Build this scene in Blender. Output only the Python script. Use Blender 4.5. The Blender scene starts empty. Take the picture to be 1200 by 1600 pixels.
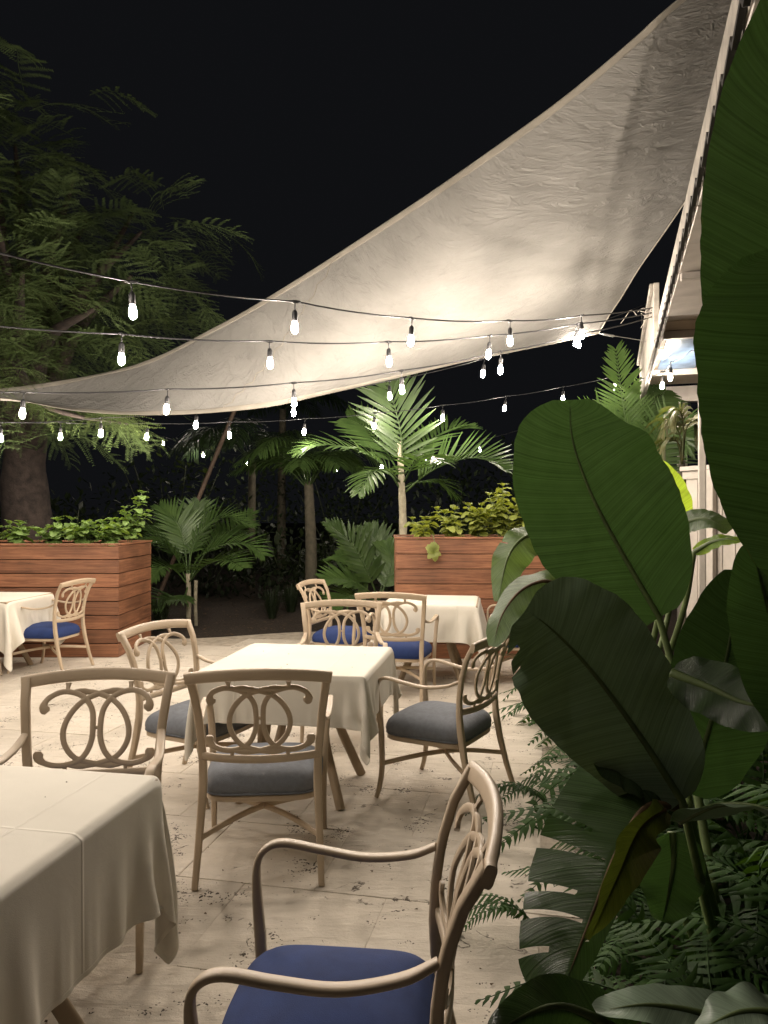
import bpy, math, random
import numpy as np
from mathutils import Vector, Matrix, noise as mnoise

R = math.radians
random.seed(7)
rng = np.random.default_rng(7)
scene = bpy.context.scene
COL = scene.collection

# ------------------------------------------------------------------ camera, world, exposure
EYE, FPX, HZN = 1.55, 1200.0, 806.0      # eye height, focal length in photo pixels, horizon row
cam_d = bpy.data.cameras.new('camera')
cam = bpy.data.objects.new('camera', cam_d)
COL.objects.link(cam)
cam.location = (0, 0, EYE)
cam.rotation_euler = (R(90), 0, 0)
cam_d.sensor_fit = 'VERTICAL'
cam_d.sensor_height = 36
cam_d.sensor_width = 27
cam_d.lens = 36 * FPX / 1600
cam_d.shift_y = (HZN - 800) / 1600
cam_d.clip_start = 0.05
cam_d.clip_end = 400
scene.camera = cam

world = bpy.data.worlds.new('World')
scene.world = world
world.use_nodes = True
wn = world.node_tree
bgn = wn.nodes['Background']
bgn.inputs['Color'].default_value = (0.80, 0.85, 1.0, 1)
bgn.inputs['Strength'].default_value = 0.0062     # a moonless night sky
scene.view_settings.view_transform = 'Standard'
scene.view_settings.look = 'None'
scene.view_settings.exposure = 0.0
scene.view_settings.gamma = 1.0
scene.view_settings.use_curve_mapping = False
scene.cycles.use_denoising = True
scene.cycles.use_light_tree = True
scene.cycles.max_bounces = 8
scene.cycles.transparent_max_bounces = 8
scene.cycles.sample_clamp_indirect = 6.0
BULB_POWER = 1120.0


def at(px, py, d):
    return Vector(((px - 600) / FPX * d, d, EYE + (HZN - py) / FPX * d))


# ------------------------------------------------------------------ materials
MATS = {}


def new_mat(name):
    m = bpy.data.materials.new(name)
    m.use_nodes = True
    MATS[name] = m
    nt = m.node_tree
    b = nt.nodes['Principled BSDF']
    return m, nt, b


def N(nt, kind, **kw):
    n = nt.nodes.new(kind)
    for k, v in kw.items():
        if k in n.inputs:
            n.inputs[k].default_value = v
        else:
            setattr(n, k, v)
    return n


def ramp(nt, stops):
    r = nt.nodes.new('ShaderNodeValToRGB')
    els = r.color_ramp.elements
    while len(els) < len(stops):
        els.new(0.5)
    for e, (p, c) in zip(els, stops):
        e.position = p
        e.color = (c[0], c[1], c[2], 1) if not isinstance(c, (int, float)) else (c, c, c, 1)
    return r


def simple(name, col, rough=0.6, var=0.12, scale=18.0, bump=0.0, bscale=60.0, metal=0.0, objvar=0.0, coord='Object'):
    m, nt, b = new_mat(name)
    L = nt.links.new
    tc = N(nt, 'ShaderNodeTexCoord')
    nz = N(nt, 'ShaderNodeTexNoise', Scale=scale, Detail=5.0, Roughness=0.6)
    L(tc.outputs[coord], nz.inputs['Vector'])
    lo = [c * (1 - var * 2) for c in col]
    hi = [min(1, c * (1 + var * 2)) for c in col]
    rp = ramp(nt, [(0.25, lo), (0.75, hi)])
    L(nz.outputs['Fac'], rp.inputs['Fac'])
    out = rp.outputs['Color']
    if objvar:
        oi = N(nt, 'ShaderNodeObjectInfo')
        hs = N(nt, 'ShaderNodeHueSaturation')
        mr = N(nt, 'ShaderNodeMapRange')
        mr.inputs['To Min'].default_value = 1 - objvar
        mr.inputs['To Max'].default_value = 1 + objvar
        L(oi.outputs['Random'], mr.inputs['Value'])
        L(mr.outputs['Result'], hs.inputs['Value'])
        L(out, hs.inputs['Color'])
        out = hs.outputs['Color']
    L(out, b.inputs['Base Color'])
    b.inputs['Roughness'].default_value = rough
    b.inputs['Metallic'].default_value = metal
    if bump:
        n2 = N(nt, 'ShaderNodeTexNoise', Scale=bscale, Detail=6.0, Roughness=0.65)
        L(tc.outputs[coord], n2.inputs['Vector'])
        bp = N(nt, 'ShaderNodeBump', Strength=bump, Distance=0.01)
        L(n2.outputs['Fac'], bp.inputs['Height'])
        L(bp.outputs['Normal'], b.inputs['Normal'])
    return m


def leaf_mat(name, col, col2, rough=0.42, trans=0.35, vein=0.0, veins=70.0, tcol=None, objvar=0.25):
    """foliage: principled + translucent, veins across the blade from UV"""
    m, nt, b = new_mat(name)
    L = nt.links.new
    tc = N(nt, 'ShaderNodeTexCoord')
    nz = N(nt, 'ShaderNodeTexNoise', Scale=9.0, Detail=4.0)
    L(tc.outputs['Object'], nz.inputs['Vector'])
    rp = ramp(nt, [(0.3, col), (0.72, col2)])
    L(nz.outputs['Fac'], rp.inputs['Fac'])
    oi = N(nt, 'ShaderNodeObjectInfo')
    hs = N(nt, 'ShaderNodeHueSaturation')
    mr = N(nt, 'ShaderNodeMapRange')
    mr.inputs['To Min'].default_value = 1 - objvar
    mr.inputs['To Max'].default_value = 1 + objvar
    L(oi.outputs['Random'], mr.inputs['Value'])
    L(mr.outputs['Result'], hs.inputs['Value'])
    L(rp.outputs['Color'], hs.inputs['Color'])
    base = hs.outputs['Color']
    vfac = None
    if vein:
        sx = N(nt, 'ShaderNodeSeparateXYZ')
        L(tc.outputs['UV'], sx.inputs[0])
        sub = N(nt, 'ShaderNodeMath', operation='SUBTRACT')
        L(sx.outputs['X'], sub.inputs[0]); sub.inputs[1].default_value = 0.5
        ab = N(nt, 'ShaderNodeMath', operation='ABSOLUTE')
        L(sub.outputs[0], ab.inputs[0])
        mu = N(nt, 'ShaderNodeMath', operation='MULTIPLY'); mu.inputs[1].default_value = -0.22
        L(ab.outputs[0], mu.inputs[0])
        ad = N(nt, 'ShaderNodeMath', operation='ADD')
        L(sx.outputs['Y'], ad.inputs[0]); L(mu.outputs[0], ad.inputs[1])
        cb = N(nt, 'ShaderNodeCombineXYZ')
        L(ad.outputs[0], cb.inputs['Y'])
        w1 = N(nt, 'ShaderNodeTexNoise', Scale=veins, Detail=3.0, Roughness=0.7, noise_dimensions='1D')
        L(ad.outputs[0], w1.inputs['W'])
        w2 = N(nt, 'ShaderNodeTexNoise', Scale=veins * 3.2, Detail=2.0, Roughness=0.7, noise_dimensions='1D')
        L(ad.outputs[0], w2.inputs['W'])
        mx = N(nt, 'ShaderNodeMath', operation='ADD')
        L(w1.outputs['Fac'], mx.inputs[0]); L(w2.outputs['Fac'], mx.inputs[1])
        bp = N(nt, 'ShaderNodeBump', Strength=vein, Distance=0.006)
        L(mx.outputs[0], bp.inputs['Height'])
        L(bp.outputs['Normal'], b.inputs['Normal'])
        vm = N(nt, 'ShaderNodeMapRange')
        vm.inputs['From Min'].default_value = 0.7
        vm.inputs['From Max'].default_value = 1.3
        vm.inputs['To Min'].default_value = 0.76
        vm.inputs['To Max'].default_value = 1.22
        vfac = vm.outputs['Result']
        L(mx.outputs[0], vm.inputs['Value'])
        h2 = N(nt, 'ShaderNodeHueSaturation')
        L(vm.outputs['Result'], h2.inputs['Value'])
        L(base, h2.inputs['Color'])
        base = h2.outputs['Color']
        # browned, uneven rim and a few blemishes
        ez = N(nt, 'ShaderNodeTexNoise', Scale=16.0, Detail=5.0, Roughness=0.7)
        L(tc.outputs['Object'], ez.inputs['Vector'])
        e1 = N(nt, 'ShaderNodeMath', operation='MULTIPLY_ADD')
        L(ez.outputs['Fac'], e1.inputs[0]); e1.inputs[1].default_value = 0.10; L(ab.outputs[0], e1.inputs[2])
        er = ramp(nt, [(0.553, 0.0), (0.566, 1.0)])
        L(e1.outputs[0], er.inputs['Fac'])
        sp = ramp(nt, [(0.735, 0.0), (0.77, 0.8)])
        L(ez.outputs['Fac'], sp.inputs['Fac'])
        em = N(nt, 'ShaderNodeMath', operation='MAXIMUM')
        L(er.outputs['Color'], em.inputs[0]); L(sp.outputs['Color'], em.inputs[1])
        eb = N(nt, 'ShaderNodeMix', data_type='RGBA')
        L(em.outputs[0], eb.inputs[0]); L(base, eb.inputs[6]); eb.inputs[7].default_value = (0.10, 0.075, 0.03, 1)
        base = eb.outputs[2]
    L(base, b.inputs['Base Color'])
    b.inputs['Roughness'].default_value = rough
    b.inputs['Specular IOR Level'].default_value = 0.12 if name in ('fern_leaf', 'tree_leaf') else 0.45
    tr = N(nt, 'ShaderNodeBsdfTranslucent')
    if tcol:
        tr.inputs['Color'].default_value = (*tcol, 1)
    else:
        tr.inputs['Color'].default_value = (min(1, col2[0] * 2.2), min(1, col2[1] * 2.2), col2[2] * 0.8, 1)
    if vfac:
        h3 = N(nt, 'ShaderNodeHueSaturation')
        h3.inputs['Color'].default_value = tr.inputs['Color'].default_value
        L(vfac, h3.inputs['Value'])
        L(h3.outputs['Color'], tr.inputs['Color'])
    mix = N(nt, 'ShaderNodeMixShader')
    mix.inputs[0].default_value = trans
    L(b.outputs[0], mix.inputs[1]); L(tr.outputs[0], mix.inputs[2])
    L(mix.outputs[0], nt.nodes['Material Output'].inputs['Surface'])
    return m


simple('frame_metal', (0.47, 0.37, 0.258), rough=0.42, var=0.05, scale=6, bump=0.06, bscale=300)
simple('table_metal', (0.34, 0.26, 0.17), rough=0.5, var=0.06, scale=6)
simple('navy_fabric', (0.013, 0.033, 0.130), rough=0.9, var=0.10, scale=14, bump=0.25, bscale=420)
simple('slate_fabric', (0.165, 0.178, 0.200), rough=0.95, var=0.08, scale=40, bump=0.35, bscale=380)


def linen_mat():
    m, nt, b = new_mat('linen')
    L = nt.links.new
    tc = N(nt, 'ShaderNodeTexCoord')
    nz = N(nt, 'ShaderNodeTexNoise', Scale=3.0, Detail=5.0)
    L(tc.outputs['Object'], nz.inputs['Vector'])
    rp = ramp(nt, [(0.3, (0.63, 0.595, 0.51)), (0.7, (0.71, 0.67, 0.58))])
    L(nz.outputs['Fac'], rp.inputs['Fac'])
    st = N(nt, 'ShaderNodeTexNoise', Scale=5.5, Detail=6.0, Roughness=0.7)
    L(tc.outputs['Object'], st.inputs['Vector'])
    sr = ramp(nt, [(0.62, 1.0), (0.78, 0.86)])
    L(st.outputs['Fac'], sr.inputs['Fac'])
    mu = N(nt, 'ShaderNodeMix', data_type='RGBA', blend_type='MULTIPLY')
    mu.inputs[0].default_value = 1.0
    L(rp.outputs['Color'], mu.inputs[6]); L(sr.outputs['Color'], mu.inputs[7])
    L(mu.outputs[2], b.inputs['Base Color'])
    b.inputs['Roughness'].default_value = 0.85
    sx = N(nt, 'ShaderNodeSeparateXYZ')
    L(tc.outputs['UV'], sx.inputs[0])
    last = None
    for ax, pos in (('X', 0.335), ('X', 0.665), ('Y', 0.5), ('Y', 0.0), ('Y', 1.0), ('X', 0.0), ('X', 1.0)):
        d = N(nt, 'ShaderNodeMath', operation='SUBTRACT'); d.inputs[1].default_value = pos
        L(sx.outputs[ax], d.inputs[0])
        a = N(nt, 'ShaderNodeMath', operation='ABSOLUTE'); L(d.outputs[0], a.inputs[0])
        r = N(nt, 'ShaderNodeMapRange')
        edge = pos in (0.0, 1.0)
        r.inputs['From Min'].default_value = 0.0105 if edge else 0.0045
        r.inputs['From Max'].default_value = 0.0095 if edge else 0.0
        r.inputs['To Max'].default_value = 0.6 if edge else 0.5
        L(a.outputs[0], r.inputs['Value'])
        if last is None:
            last = r.outputs['Result']
        else:
            x = N(nt, 'ShaderNodeMath', operation='MAXIMUM')
            L(last, x.inputs[0]); L(r.outputs['Result'], x.inputs[1])
            last = x.outputs[0]
    wr = N(nt, 'ShaderNodeTexNoise', Scale=7.0, Detail=6.0, Roughness=0.6, Distortion=0.6)
    L(tc.outputs['Object'], wr.inputs['Vector'])
    ad = N(nt, 'ShaderNodeMath', operation='MULTIPLY_ADD'); ad.inputs[1].default_value = 0.55
    L(wr.outputs['Fac'], ad.inputs[0]); L(last, ad.inputs[2])
    we = N(nt, 'ShaderNodeTexNoise', Scale=480.0, Detail=2.0)
    L(tc.outputs['Object'], we.inputs['Vector'])
    a2 = N(nt, 'ShaderNodeMath', operation='MULTIPLY_ADD'); a2.inputs[1].default_value = 0.12
    L(we.outputs['Fac'], a2.inputs[0]); L(ad.outputs[0], a2.inputs[2])
    bp = N(nt, 'ShaderNodeBump', Strength=0.55, Distance=0.006)
    L(a2.outputs[0], bp.inputs['Height'])
    L(bp.outputs['Normal'], b.inputs['Normal'])


linen_mat()
simple('mortar', (0.44, 0.38, 0.30), rough=0.95, var=0.2, scale=9, bump=0.5, bscale=120)
simple('mulch', (0.045, 0.032, 0.022), rough=1.0, var=0.35, scale=40, bump=1.0, bscale=90)
simple('soil', (0.03, 0.022, 0.015), rough=1.0, var=0.3, scale=30, bump=1.0, bscale=80)
simple('cable_black', (0.012, 0.012, 0.013), rough=0.5, var=0.05)
simple('socket_black', (0.02, 0.02, 0.021), rough=0.4, var=0.05)
simple('white_paint', (0.46, 0.42, 0.365), rough=0.55, var=0.10, scale=5, bump=0.08, bscale=40)
simple('dimmed_paint', (0.31, 0.285, 0.245), rough=0.6, var=0.22, scale=7, bump=0.2, bscale=35)  # white paint, colour darkened to offset the glare of the nearby bulbs
simple('soffit_paint', (0.55, 0.50, 0.45), rough=0.6, var=0.10, scale=4, bump=0.08, bscale=60)
simple('dark_trim', (0.02, 0.018, 0.016), rough=0.5, var=0.1)
simple('steel', (0.45, 0.45, 0.44), rough=0.35, var=0.06, metal=0.9)
simple('bark', (0.036, 0.026, 0.021), rough=0.95, var=0.35, scale=9, bump=1.0, bscale=26)
simple('palm_trunk', (0.30, 0.27, 0.19), rough=0.8, var=0.25, scale=12, bump=0.5, bscale=30)
simple('palm_trunk_brown', (0.085, 0.075, 0.05), rough=0.85, var=0.25, scale=12, bump=0.6, bscale=30)
simple('bamboo', (0.09, 0.06, 0.04), rough=0.7, var=0.2, scale=8)
simple('stem_green', (0.10, 0.14, 0.045), rough=0.5, var=0.2, scale=10)
simple('stem_dark', (0.035, 0.045, 0.02), rough=0.5, var=0.25, scale=10)
simple('dry_brown', (0.10, 0.06, 0.025), rough=0.8, var=0.3, scale=14)
simple('skylight_film', (0.16, 0.24, 0.36), rough=0.35, var=0.25, scale=6)
simple('drape', (0.34, 0.27, 0.20), rough=0.8, var=0.12, scale=3, bump=0.3, bscale=14)
leaf_mat('banana_leaf', (0.034, 0.056, 0.024), (0.050, 0.080, 0.034), rough=0.26, trans=0.12, tcol=(0.095, 0.205, 0.038), vein=0.34, veins=44, objvar=0.12)
leaf_mat('banana_leaf_under', (0.20, 0.275, 0.19), (0.245, 0.32, 0.23), rough=0.36, trans=0.05, tcol=(0.1, 0.16, 0.04), vein=0.14, veins=46, objvar=0.10)
leaf_mat('banana_leaf_young', (0.13, 0.26, 0.025), (0.19, 0.33, 0.035), rough=0.4, trans=0.55, vein=0.35, veins=30, tcol=(0.55, 0.75, 0.06), objvar=0.08)
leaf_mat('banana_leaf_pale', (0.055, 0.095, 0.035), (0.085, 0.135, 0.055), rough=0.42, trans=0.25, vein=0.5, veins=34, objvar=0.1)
leaf_mat('banana_leaf_dry', (0.085, 0.070, 0.018), (0.06, 0.08, 0.02), rough=0.6, trans=0.15, vein=0.4, veins=38, objvar=0.1)
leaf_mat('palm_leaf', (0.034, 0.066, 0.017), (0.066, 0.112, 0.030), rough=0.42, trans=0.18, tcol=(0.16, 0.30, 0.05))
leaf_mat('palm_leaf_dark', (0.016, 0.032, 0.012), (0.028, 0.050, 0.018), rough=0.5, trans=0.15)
leaf_mat('tree_leaf', (0.062, 0.095, 0.034), (0.098, 0.138, 0.052), rough=0.6, trans=0.25, tcol=(0.15, 0.20, 0.06), objvar=0.35)
leaf_mat('herb_leaf', (0.10, 0.165, 0.045), (0.17, 0.25, 0.075), rough=0.5, trans=0.30, objvar=0.3)
leaf_mat('herb_leaf_yellow', (0.17, 0.21, 0.045), (0.28, 0.31, 0.085), rough=0.5, trans=0.32, objvar=0.3)
leaf_mat('fern_leaf', (0.016, 0.044, 0.010), (0.038, 0.080, 0.018), rough=0.6, trans=0.15, objvar=0.35)
leaf_mat('shrub_leaf', (0.014, 0.024, 0.010), (0.028, 0.042, 0.016), rough=0.5, trans=0.2, objvar=0.3)


def emission(name, col, s):
    m, nt, b = new_mat(name)
    b.inputs['Base Color'].default_value = (0.8, 0.8, 0.8, 1)
    b.inputs['Emission Color'].default_value = (*col, 1)
    b.inputs['Emission Strength'].default_value = s


emission('bulb_glow', (1.0, 0.872, 0.745), BULB_POWER)
emission('bulb_glow_far', (1.0, 0.872, 0.745), BULB_POWER * 0.3)


def stone_mat():
    m, nt, b = new_mat('coral_stone')
    L = nt.links.new
    geo = N(nt, 'ShaderNodeNewGeometry')
    n1 = N(nt, 'ShaderNodeTexNoise', Scale=1.7, Detail=7.0, Roughness=0.62)
    L(geo.outputs['Position'], n1.inputs['Vector'])
    mp = N(nt, 'ShaderNodeMapping')
    mp.inputs['Rotation'].default_value = (0, 0, R(28))
    mp.inputs['Scale'].default_value = (3.0, 12.0, 3.0)
    L(geo.outputs['Position'], mp.inputs['Vector'])
    n2 = N(nt, 'ShaderNodeTexNoise', Scale=1.4, Detail=6.0, Roughness=0.65, Distortion=0.6)
    L(mp.outputs[0], n2.inputs['Vector'])
    r1 = ramp(nt, [(0.28, (0.52, 0.462, 0.375)), (0.5, (0.62, 0.555, 0.46)), (0.75, (0.71, 0.645, 0.55))])
    L(n1.outputs['Fac'], r1.inputs['Fac'])
    r2 = ramp(nt, [(0.30, 0.87), (0.62, 1.0)])
    L(n2.outputs['Fac'], r2.inputs['Fac'])
    mul = N(nt, 'ShaderNodeMix', data_type='RGBA', blend_type='MULTIPLY')
    mul.inputs[0].default_value = 0.8
    L(r1.outputs['Color'], mul.inputs[6]); L(r2.outputs['Color'], mul.inputs[7])
    # pits: small voronoi cells, only in patches, plus vein-like fissures
    vo = N(nt, 'ShaderNodeTexVoronoi', Scale=62.0, Randomness=1.0)
    wv = N(nt, 'ShaderNodeTexNoise', Scale=30.0, Detail=3.0)
    L(geo.outputs['Position'], wv.inputs['Vector'])
    vadd = N(nt, 'ShaderNodeMix', data_type='RGBA', blend_type='LINEAR_LIGHT')
    vadd.inputs[0].default_value = 0.025
    L(geo.outputs['Position'], vadd.inputs[6]); L(wv.outputs['Color'], vadd.inputs[7])
    L(vadd.outputs[2], vo.inputs['Vector'])
    pm = N(nt, 'ShaderNodeTexNoise', Scale=3.6, Detail=5.0, Roughness=0.7)
    L(geo.outputs['Position'], pm.inputs['Vector'])
    pr = ramp(nt, [(0.50, 0.0), (0.64, 1.0)])
    L(pm.outputs['Fac'], pr.inputs['Fac'])
    thr = N(nt, 'ShaderNodeMath', operation='MULTIPLY'); thr.inputs[1].default_value = 0.46
    L(pr.outputs['Color'], thr.inputs[0])
    lt = N(nt, 'ShaderNodeMath', operation='SUBTRACT')
    L(thr.outputs[0], lt.inputs[0]); L(vo.outputs['Distance'], lt.inputs[1])
    pit = N(nt, 'ShaderNodeMapRange')
    pit.inputs['From Min'].default_value = 0.0
    pit.inputs['From Max'].default_value = 0.10
    L(lt.outputs[0], pit.inputs['Value'])
    # fissures
    wn_ = N(nt, 'ShaderNodeTexNoise', Scale=1.1, Detail=9.0, Roughness=0.55, Distortion=0.3)
    L(geo.outputs['Position'], wn_.inputs['Vector'])
    fs = N(nt, 'ShaderNodeMath', operation='SUBTRACT'); fs.inputs[1].default_value = 0.5
    L(wn_.outputs['Fac'], fs.inputs[0])
    fa = N(nt, 'ShaderNodeMath', operation='ABSOLUTE'); L(fs.outputs[0], fa.inputs[0])
    fr = N(nt, 'ShaderNodeMapRange')
    fr.inputs['From Min'].default_value = 0.0035
    fr.inputs['From Max'].default_value = 0.0
    L(fa.outputs[0], fr.inputs['Value'])
    fmask = N(nt, 'ShaderNodeTexNoise', Scale=7.0, Detail=4.0)
    L(geo.outputs['Position'], fmask.inputs['Vector'])
    fmr = ramp(nt, [(0.55, 0.0), (0.62, 1.0)])
    L(fmask.outputs['Fac'], fmr.inputs['Fac'])
    fm = N(nt, 'ShaderNodeMath', operation='MULTIPLY')
    L(fr.outputs['Result'], fm.inputs[0]); L(fmr.outputs['Color'], fm.inputs[1])
    pmax = N(nt, 'ShaderNodeMath', operation='MAXIMUM')
    L(pit.outputs['Result'], pmax.inputs[0]); L(fm.outputs[0], pmax.inputs[1])
    dk = N(nt, 'ShaderNodeMix', data_type='RGBA')
    L(pmax.outputs[0], dk.inputs[0]); L(mul.outputs[2], dk.inputs[6])
    dk.inputs[7].default_value = (0.05, 0.035, 0.022, 1)
    oi = N(nt, 'ShaderNodeObjectInfo')
    hs = N(nt, 'ShaderNodeHueSaturation')
    mr = N(nt, 'ShaderNodeMapRange')
    mr.inputs['To Min'].default_value = 0.92
    mr.inputs['To Max'].default_value = 1.06
    L(oi.outputs['Random'], mr.inputs['Value']); L(mr.outputs['Result'], hs.inputs['Value'])
    L(dk.outputs[2], hs.inputs['Color'])
    L(hs.outputs['Color'], b.inputs['Base Color'])
    b.inputs['Roughness'].default_value = 0.85
    hsum = N(nt, 'ShaderNodeMath', operation='MULTIPLY_ADD')
    L(pmax.outputs[0], hsum.inputs[0]); hsum.inputs[1].default_value = -1.6
    L(n2.outputs['Fac'], hsum.inputs[2])
    n4 = N(nt, 'ShaderNodeTexNoise', Scale=9.0, Detail=9.0, Roughness=0.66)
    L(geo.outputs['Position'], n4.inputs['Vector'])
    h2 = N(nt, 'ShaderNodeMath', operation='MULTIPLY_ADD')
    L(n4.outputs['Fac'], h2.inputs[0]); h2.inputs[1].default_value = 1.1
    L(hsum.outputs[0], h2.inputs[2])
    bp = N(nt, 'ShaderNodeBump', Strength=0.55, Distance=0.02)
    L(h2.outputs[0], bp.inputs['Height'])
    L(bp.outputs['Normal'], b.inputs['Normal'])


stone_mat()


def wood_mat():
    m, nt, b = new_mat('red_cedar')
    L = nt.links.new
    tc = N(nt, 'ShaderNodeTexCoord')
    oi = N(nt, 'ShaderNodeObjectInfo')
    off = N(nt, 'ShaderNodeVectorMath', operation='SCALE')
    off.inputs[0].default_value = (13.0, 7.0, 31.0)
    L(oi.outputs['Random'], off.inputs['Scale'])
    ad = N(nt, 'ShaderNodeVectorMath', operation='ADD')
    L(tc.outputs['Object'], ad.inputs[0]); L(off.outputs[0], ad.inputs[1])
    mp = N(nt, 'ShaderNodeMapping')
    mp.inputs['Scale'].default_value = (1.1, 14.0, 26.0)
    L(ad.outputs[0], mp.inputs['Vector'])
    n1 = N(nt, 'ShaderNodeTexNoise', Scale=1.6, Detail=8.0, Roughness=0.68, Distortion=1.1)
    L(mp.outputs[0], n1.inputs['Vector'])
    r1 = ramp(nt, [(0.25, (0.055, 0.020, 0.010)), (0.46, (0.20, 0.083, 0.040)), (0.62, (0.29, 0.130, 0.064)), (0.85, (0.39, 0.205, 0.110))])
    L(n1.outputs['Fac'], r1.inputs['Fac'])
    n2 = N(nt, 'ShaderNodeTexNoise', Scale=2.4, Detail=4.0)
    L(ad.outputs[0], n2.inputs['Vector'])
    r2 = ramp(nt, [(0.3, 0.62), (0.7, 1.15)])
    L(n2.outputs['Fac'], r2.inputs['Fac'])
    mul = N(nt, 'ShaderNodeMix', data_type='RGBA', blend_type='MULTIPLY')
    mul.inputs[0].default_value = 1.0
    L(r1.outputs['Color'], mul.inputs[6]); L(r2.outputs['Color'], mul.inputs[7])
    hs = N(nt, 'ShaderNodeHueSaturation')
    mr = N(nt, 'ShaderNodeMapRange')
    mr.inputs['To Min'].default_value = 0.8
    mr.inputs['To Max'].default_value = 1.25
    L(oi.outputs['Random'], mr.inputs['Value']); L(mr.outputs['Result'], hs.inputs['Value'])
    L(mul.outputs[2], hs.inputs['Color'])
    L(hs.outputs['Color'], b.inputs['Base Color'])
    b.inputs['Roughness'].default_value = 0.55
    bp = N(nt, 'ShaderNodeBump', Strength=0.3, Distance=0.006)
    L(n1.outputs['Fac'], bp.inputs['Height'])
    L(bp.outputs['Normal'], b.inputs['Normal'])


wood_mat()


def sail_mat():
    m, nt, b = new_mat('sail_cloth')
    L = nt.links.new
    tc = N(nt, 'ShaderNodeTexCoord')
    mp = N(nt, 'ShaderNodeMapping')
    mp.inputs['Rotation'].default_value = (R(20), R(-35), R(40))
    mp.inputs['Scale'].default_value = (0.8, 2.2, 1.0)
    L(tc.outputs['Object'], mp.inputs['Vector'])
    n1 = N(nt, 'ShaderNodeTexNoise', Scale=2.2, Detail=6.0, Roughness=0.6, Distortion=1.2)
    L(mp.outputs[0], n1.inputs['Vector'])
    mp2 = N(nt, 'ShaderNodeMapping')
    mp2.inputs['Rotation'].default_value = (R(-30), R(25), R(-50))
    mp2.inputs['Scale'].default_value = (0.8, 2.2, 0.8)
    L(tc.outputs['Object'], mp2.inputs['Vector'])
    n2 = N(nt, 'ShaderNodeTexNoise', Scale=4.2, Detail=6.0, Roughness=0.62, Distortion=1.0)
    L(mp2.outputs[0], n2.inputs['Vector'])
    vo = N(nt, 'ShaderNodeTexVoronoi', Scale=3.6, feature='DISTANCE_TO_EDGE')
    wv = N(nt, 'ShaderNodeMix', data_type='RGBA', blend_type='LINEAR_LIGHT')
    wv.inputs[0].default_value = 0.25
    L(mp.outputs[0], wv.inputs[6]); L(n2.outputs['Color'], wv.inputs[7])
    L(wv.outputs[2], vo.inputs['Vector'])
    vr = N(nt, 'ShaderNodeMapRange')
    vr.inputs['From Max'].default_value = 0.12
    vr.inputs['To Min'].default_value = 0.18
    vr.inputs['To Max'].default_value = 0.0
    L(vo.outputs['Distance'], vr.inputs['Value'])
    s = N(nt, 'ShaderNodeMath', operation='ADD')
    L(n1.outputs['Fac'], s.inputs[0]); L(n2.outputs['Fac'], s.inputs[1])
    s2 = N(nt, 'ShaderNodeMath', operation='ADD')
    L(s.outputs[0], s2.inputs[0]); L(vr.outputs['Result'], s2.inputs[1])
    bp = N(nt, 'ShaderNodeBump', Strength=0.55, Distance=0.038)
    L(s2.outputs[0], bp.inputs['Height'])
    L(bp.outputs['Normal'], b.inputs['Normal'])
    st = N(nt, 'ShaderNodeTexNoise', Scale=1.3, Detail=7.0, Roughness=0.7)
    L(tc.outputs['Object'], st.inputs['Vector'])
    rp = ramp(nt, [(0.3, (0.178, 0.172, 0.156)), (0.7, (0.238, 0.230, 0.210))])
    L(st.outputs['Fac'], rp.inputs['Fac'])
    L(rp.outputs['Color'], b.inputs['Base Color'])
    b.inputs['Roughness'].default_value = 0.9


sail_mat()
simple('sail_hem', (0.25, 0.23, 0.19), rough=0.9, var=0.06, scale=8)


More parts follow.
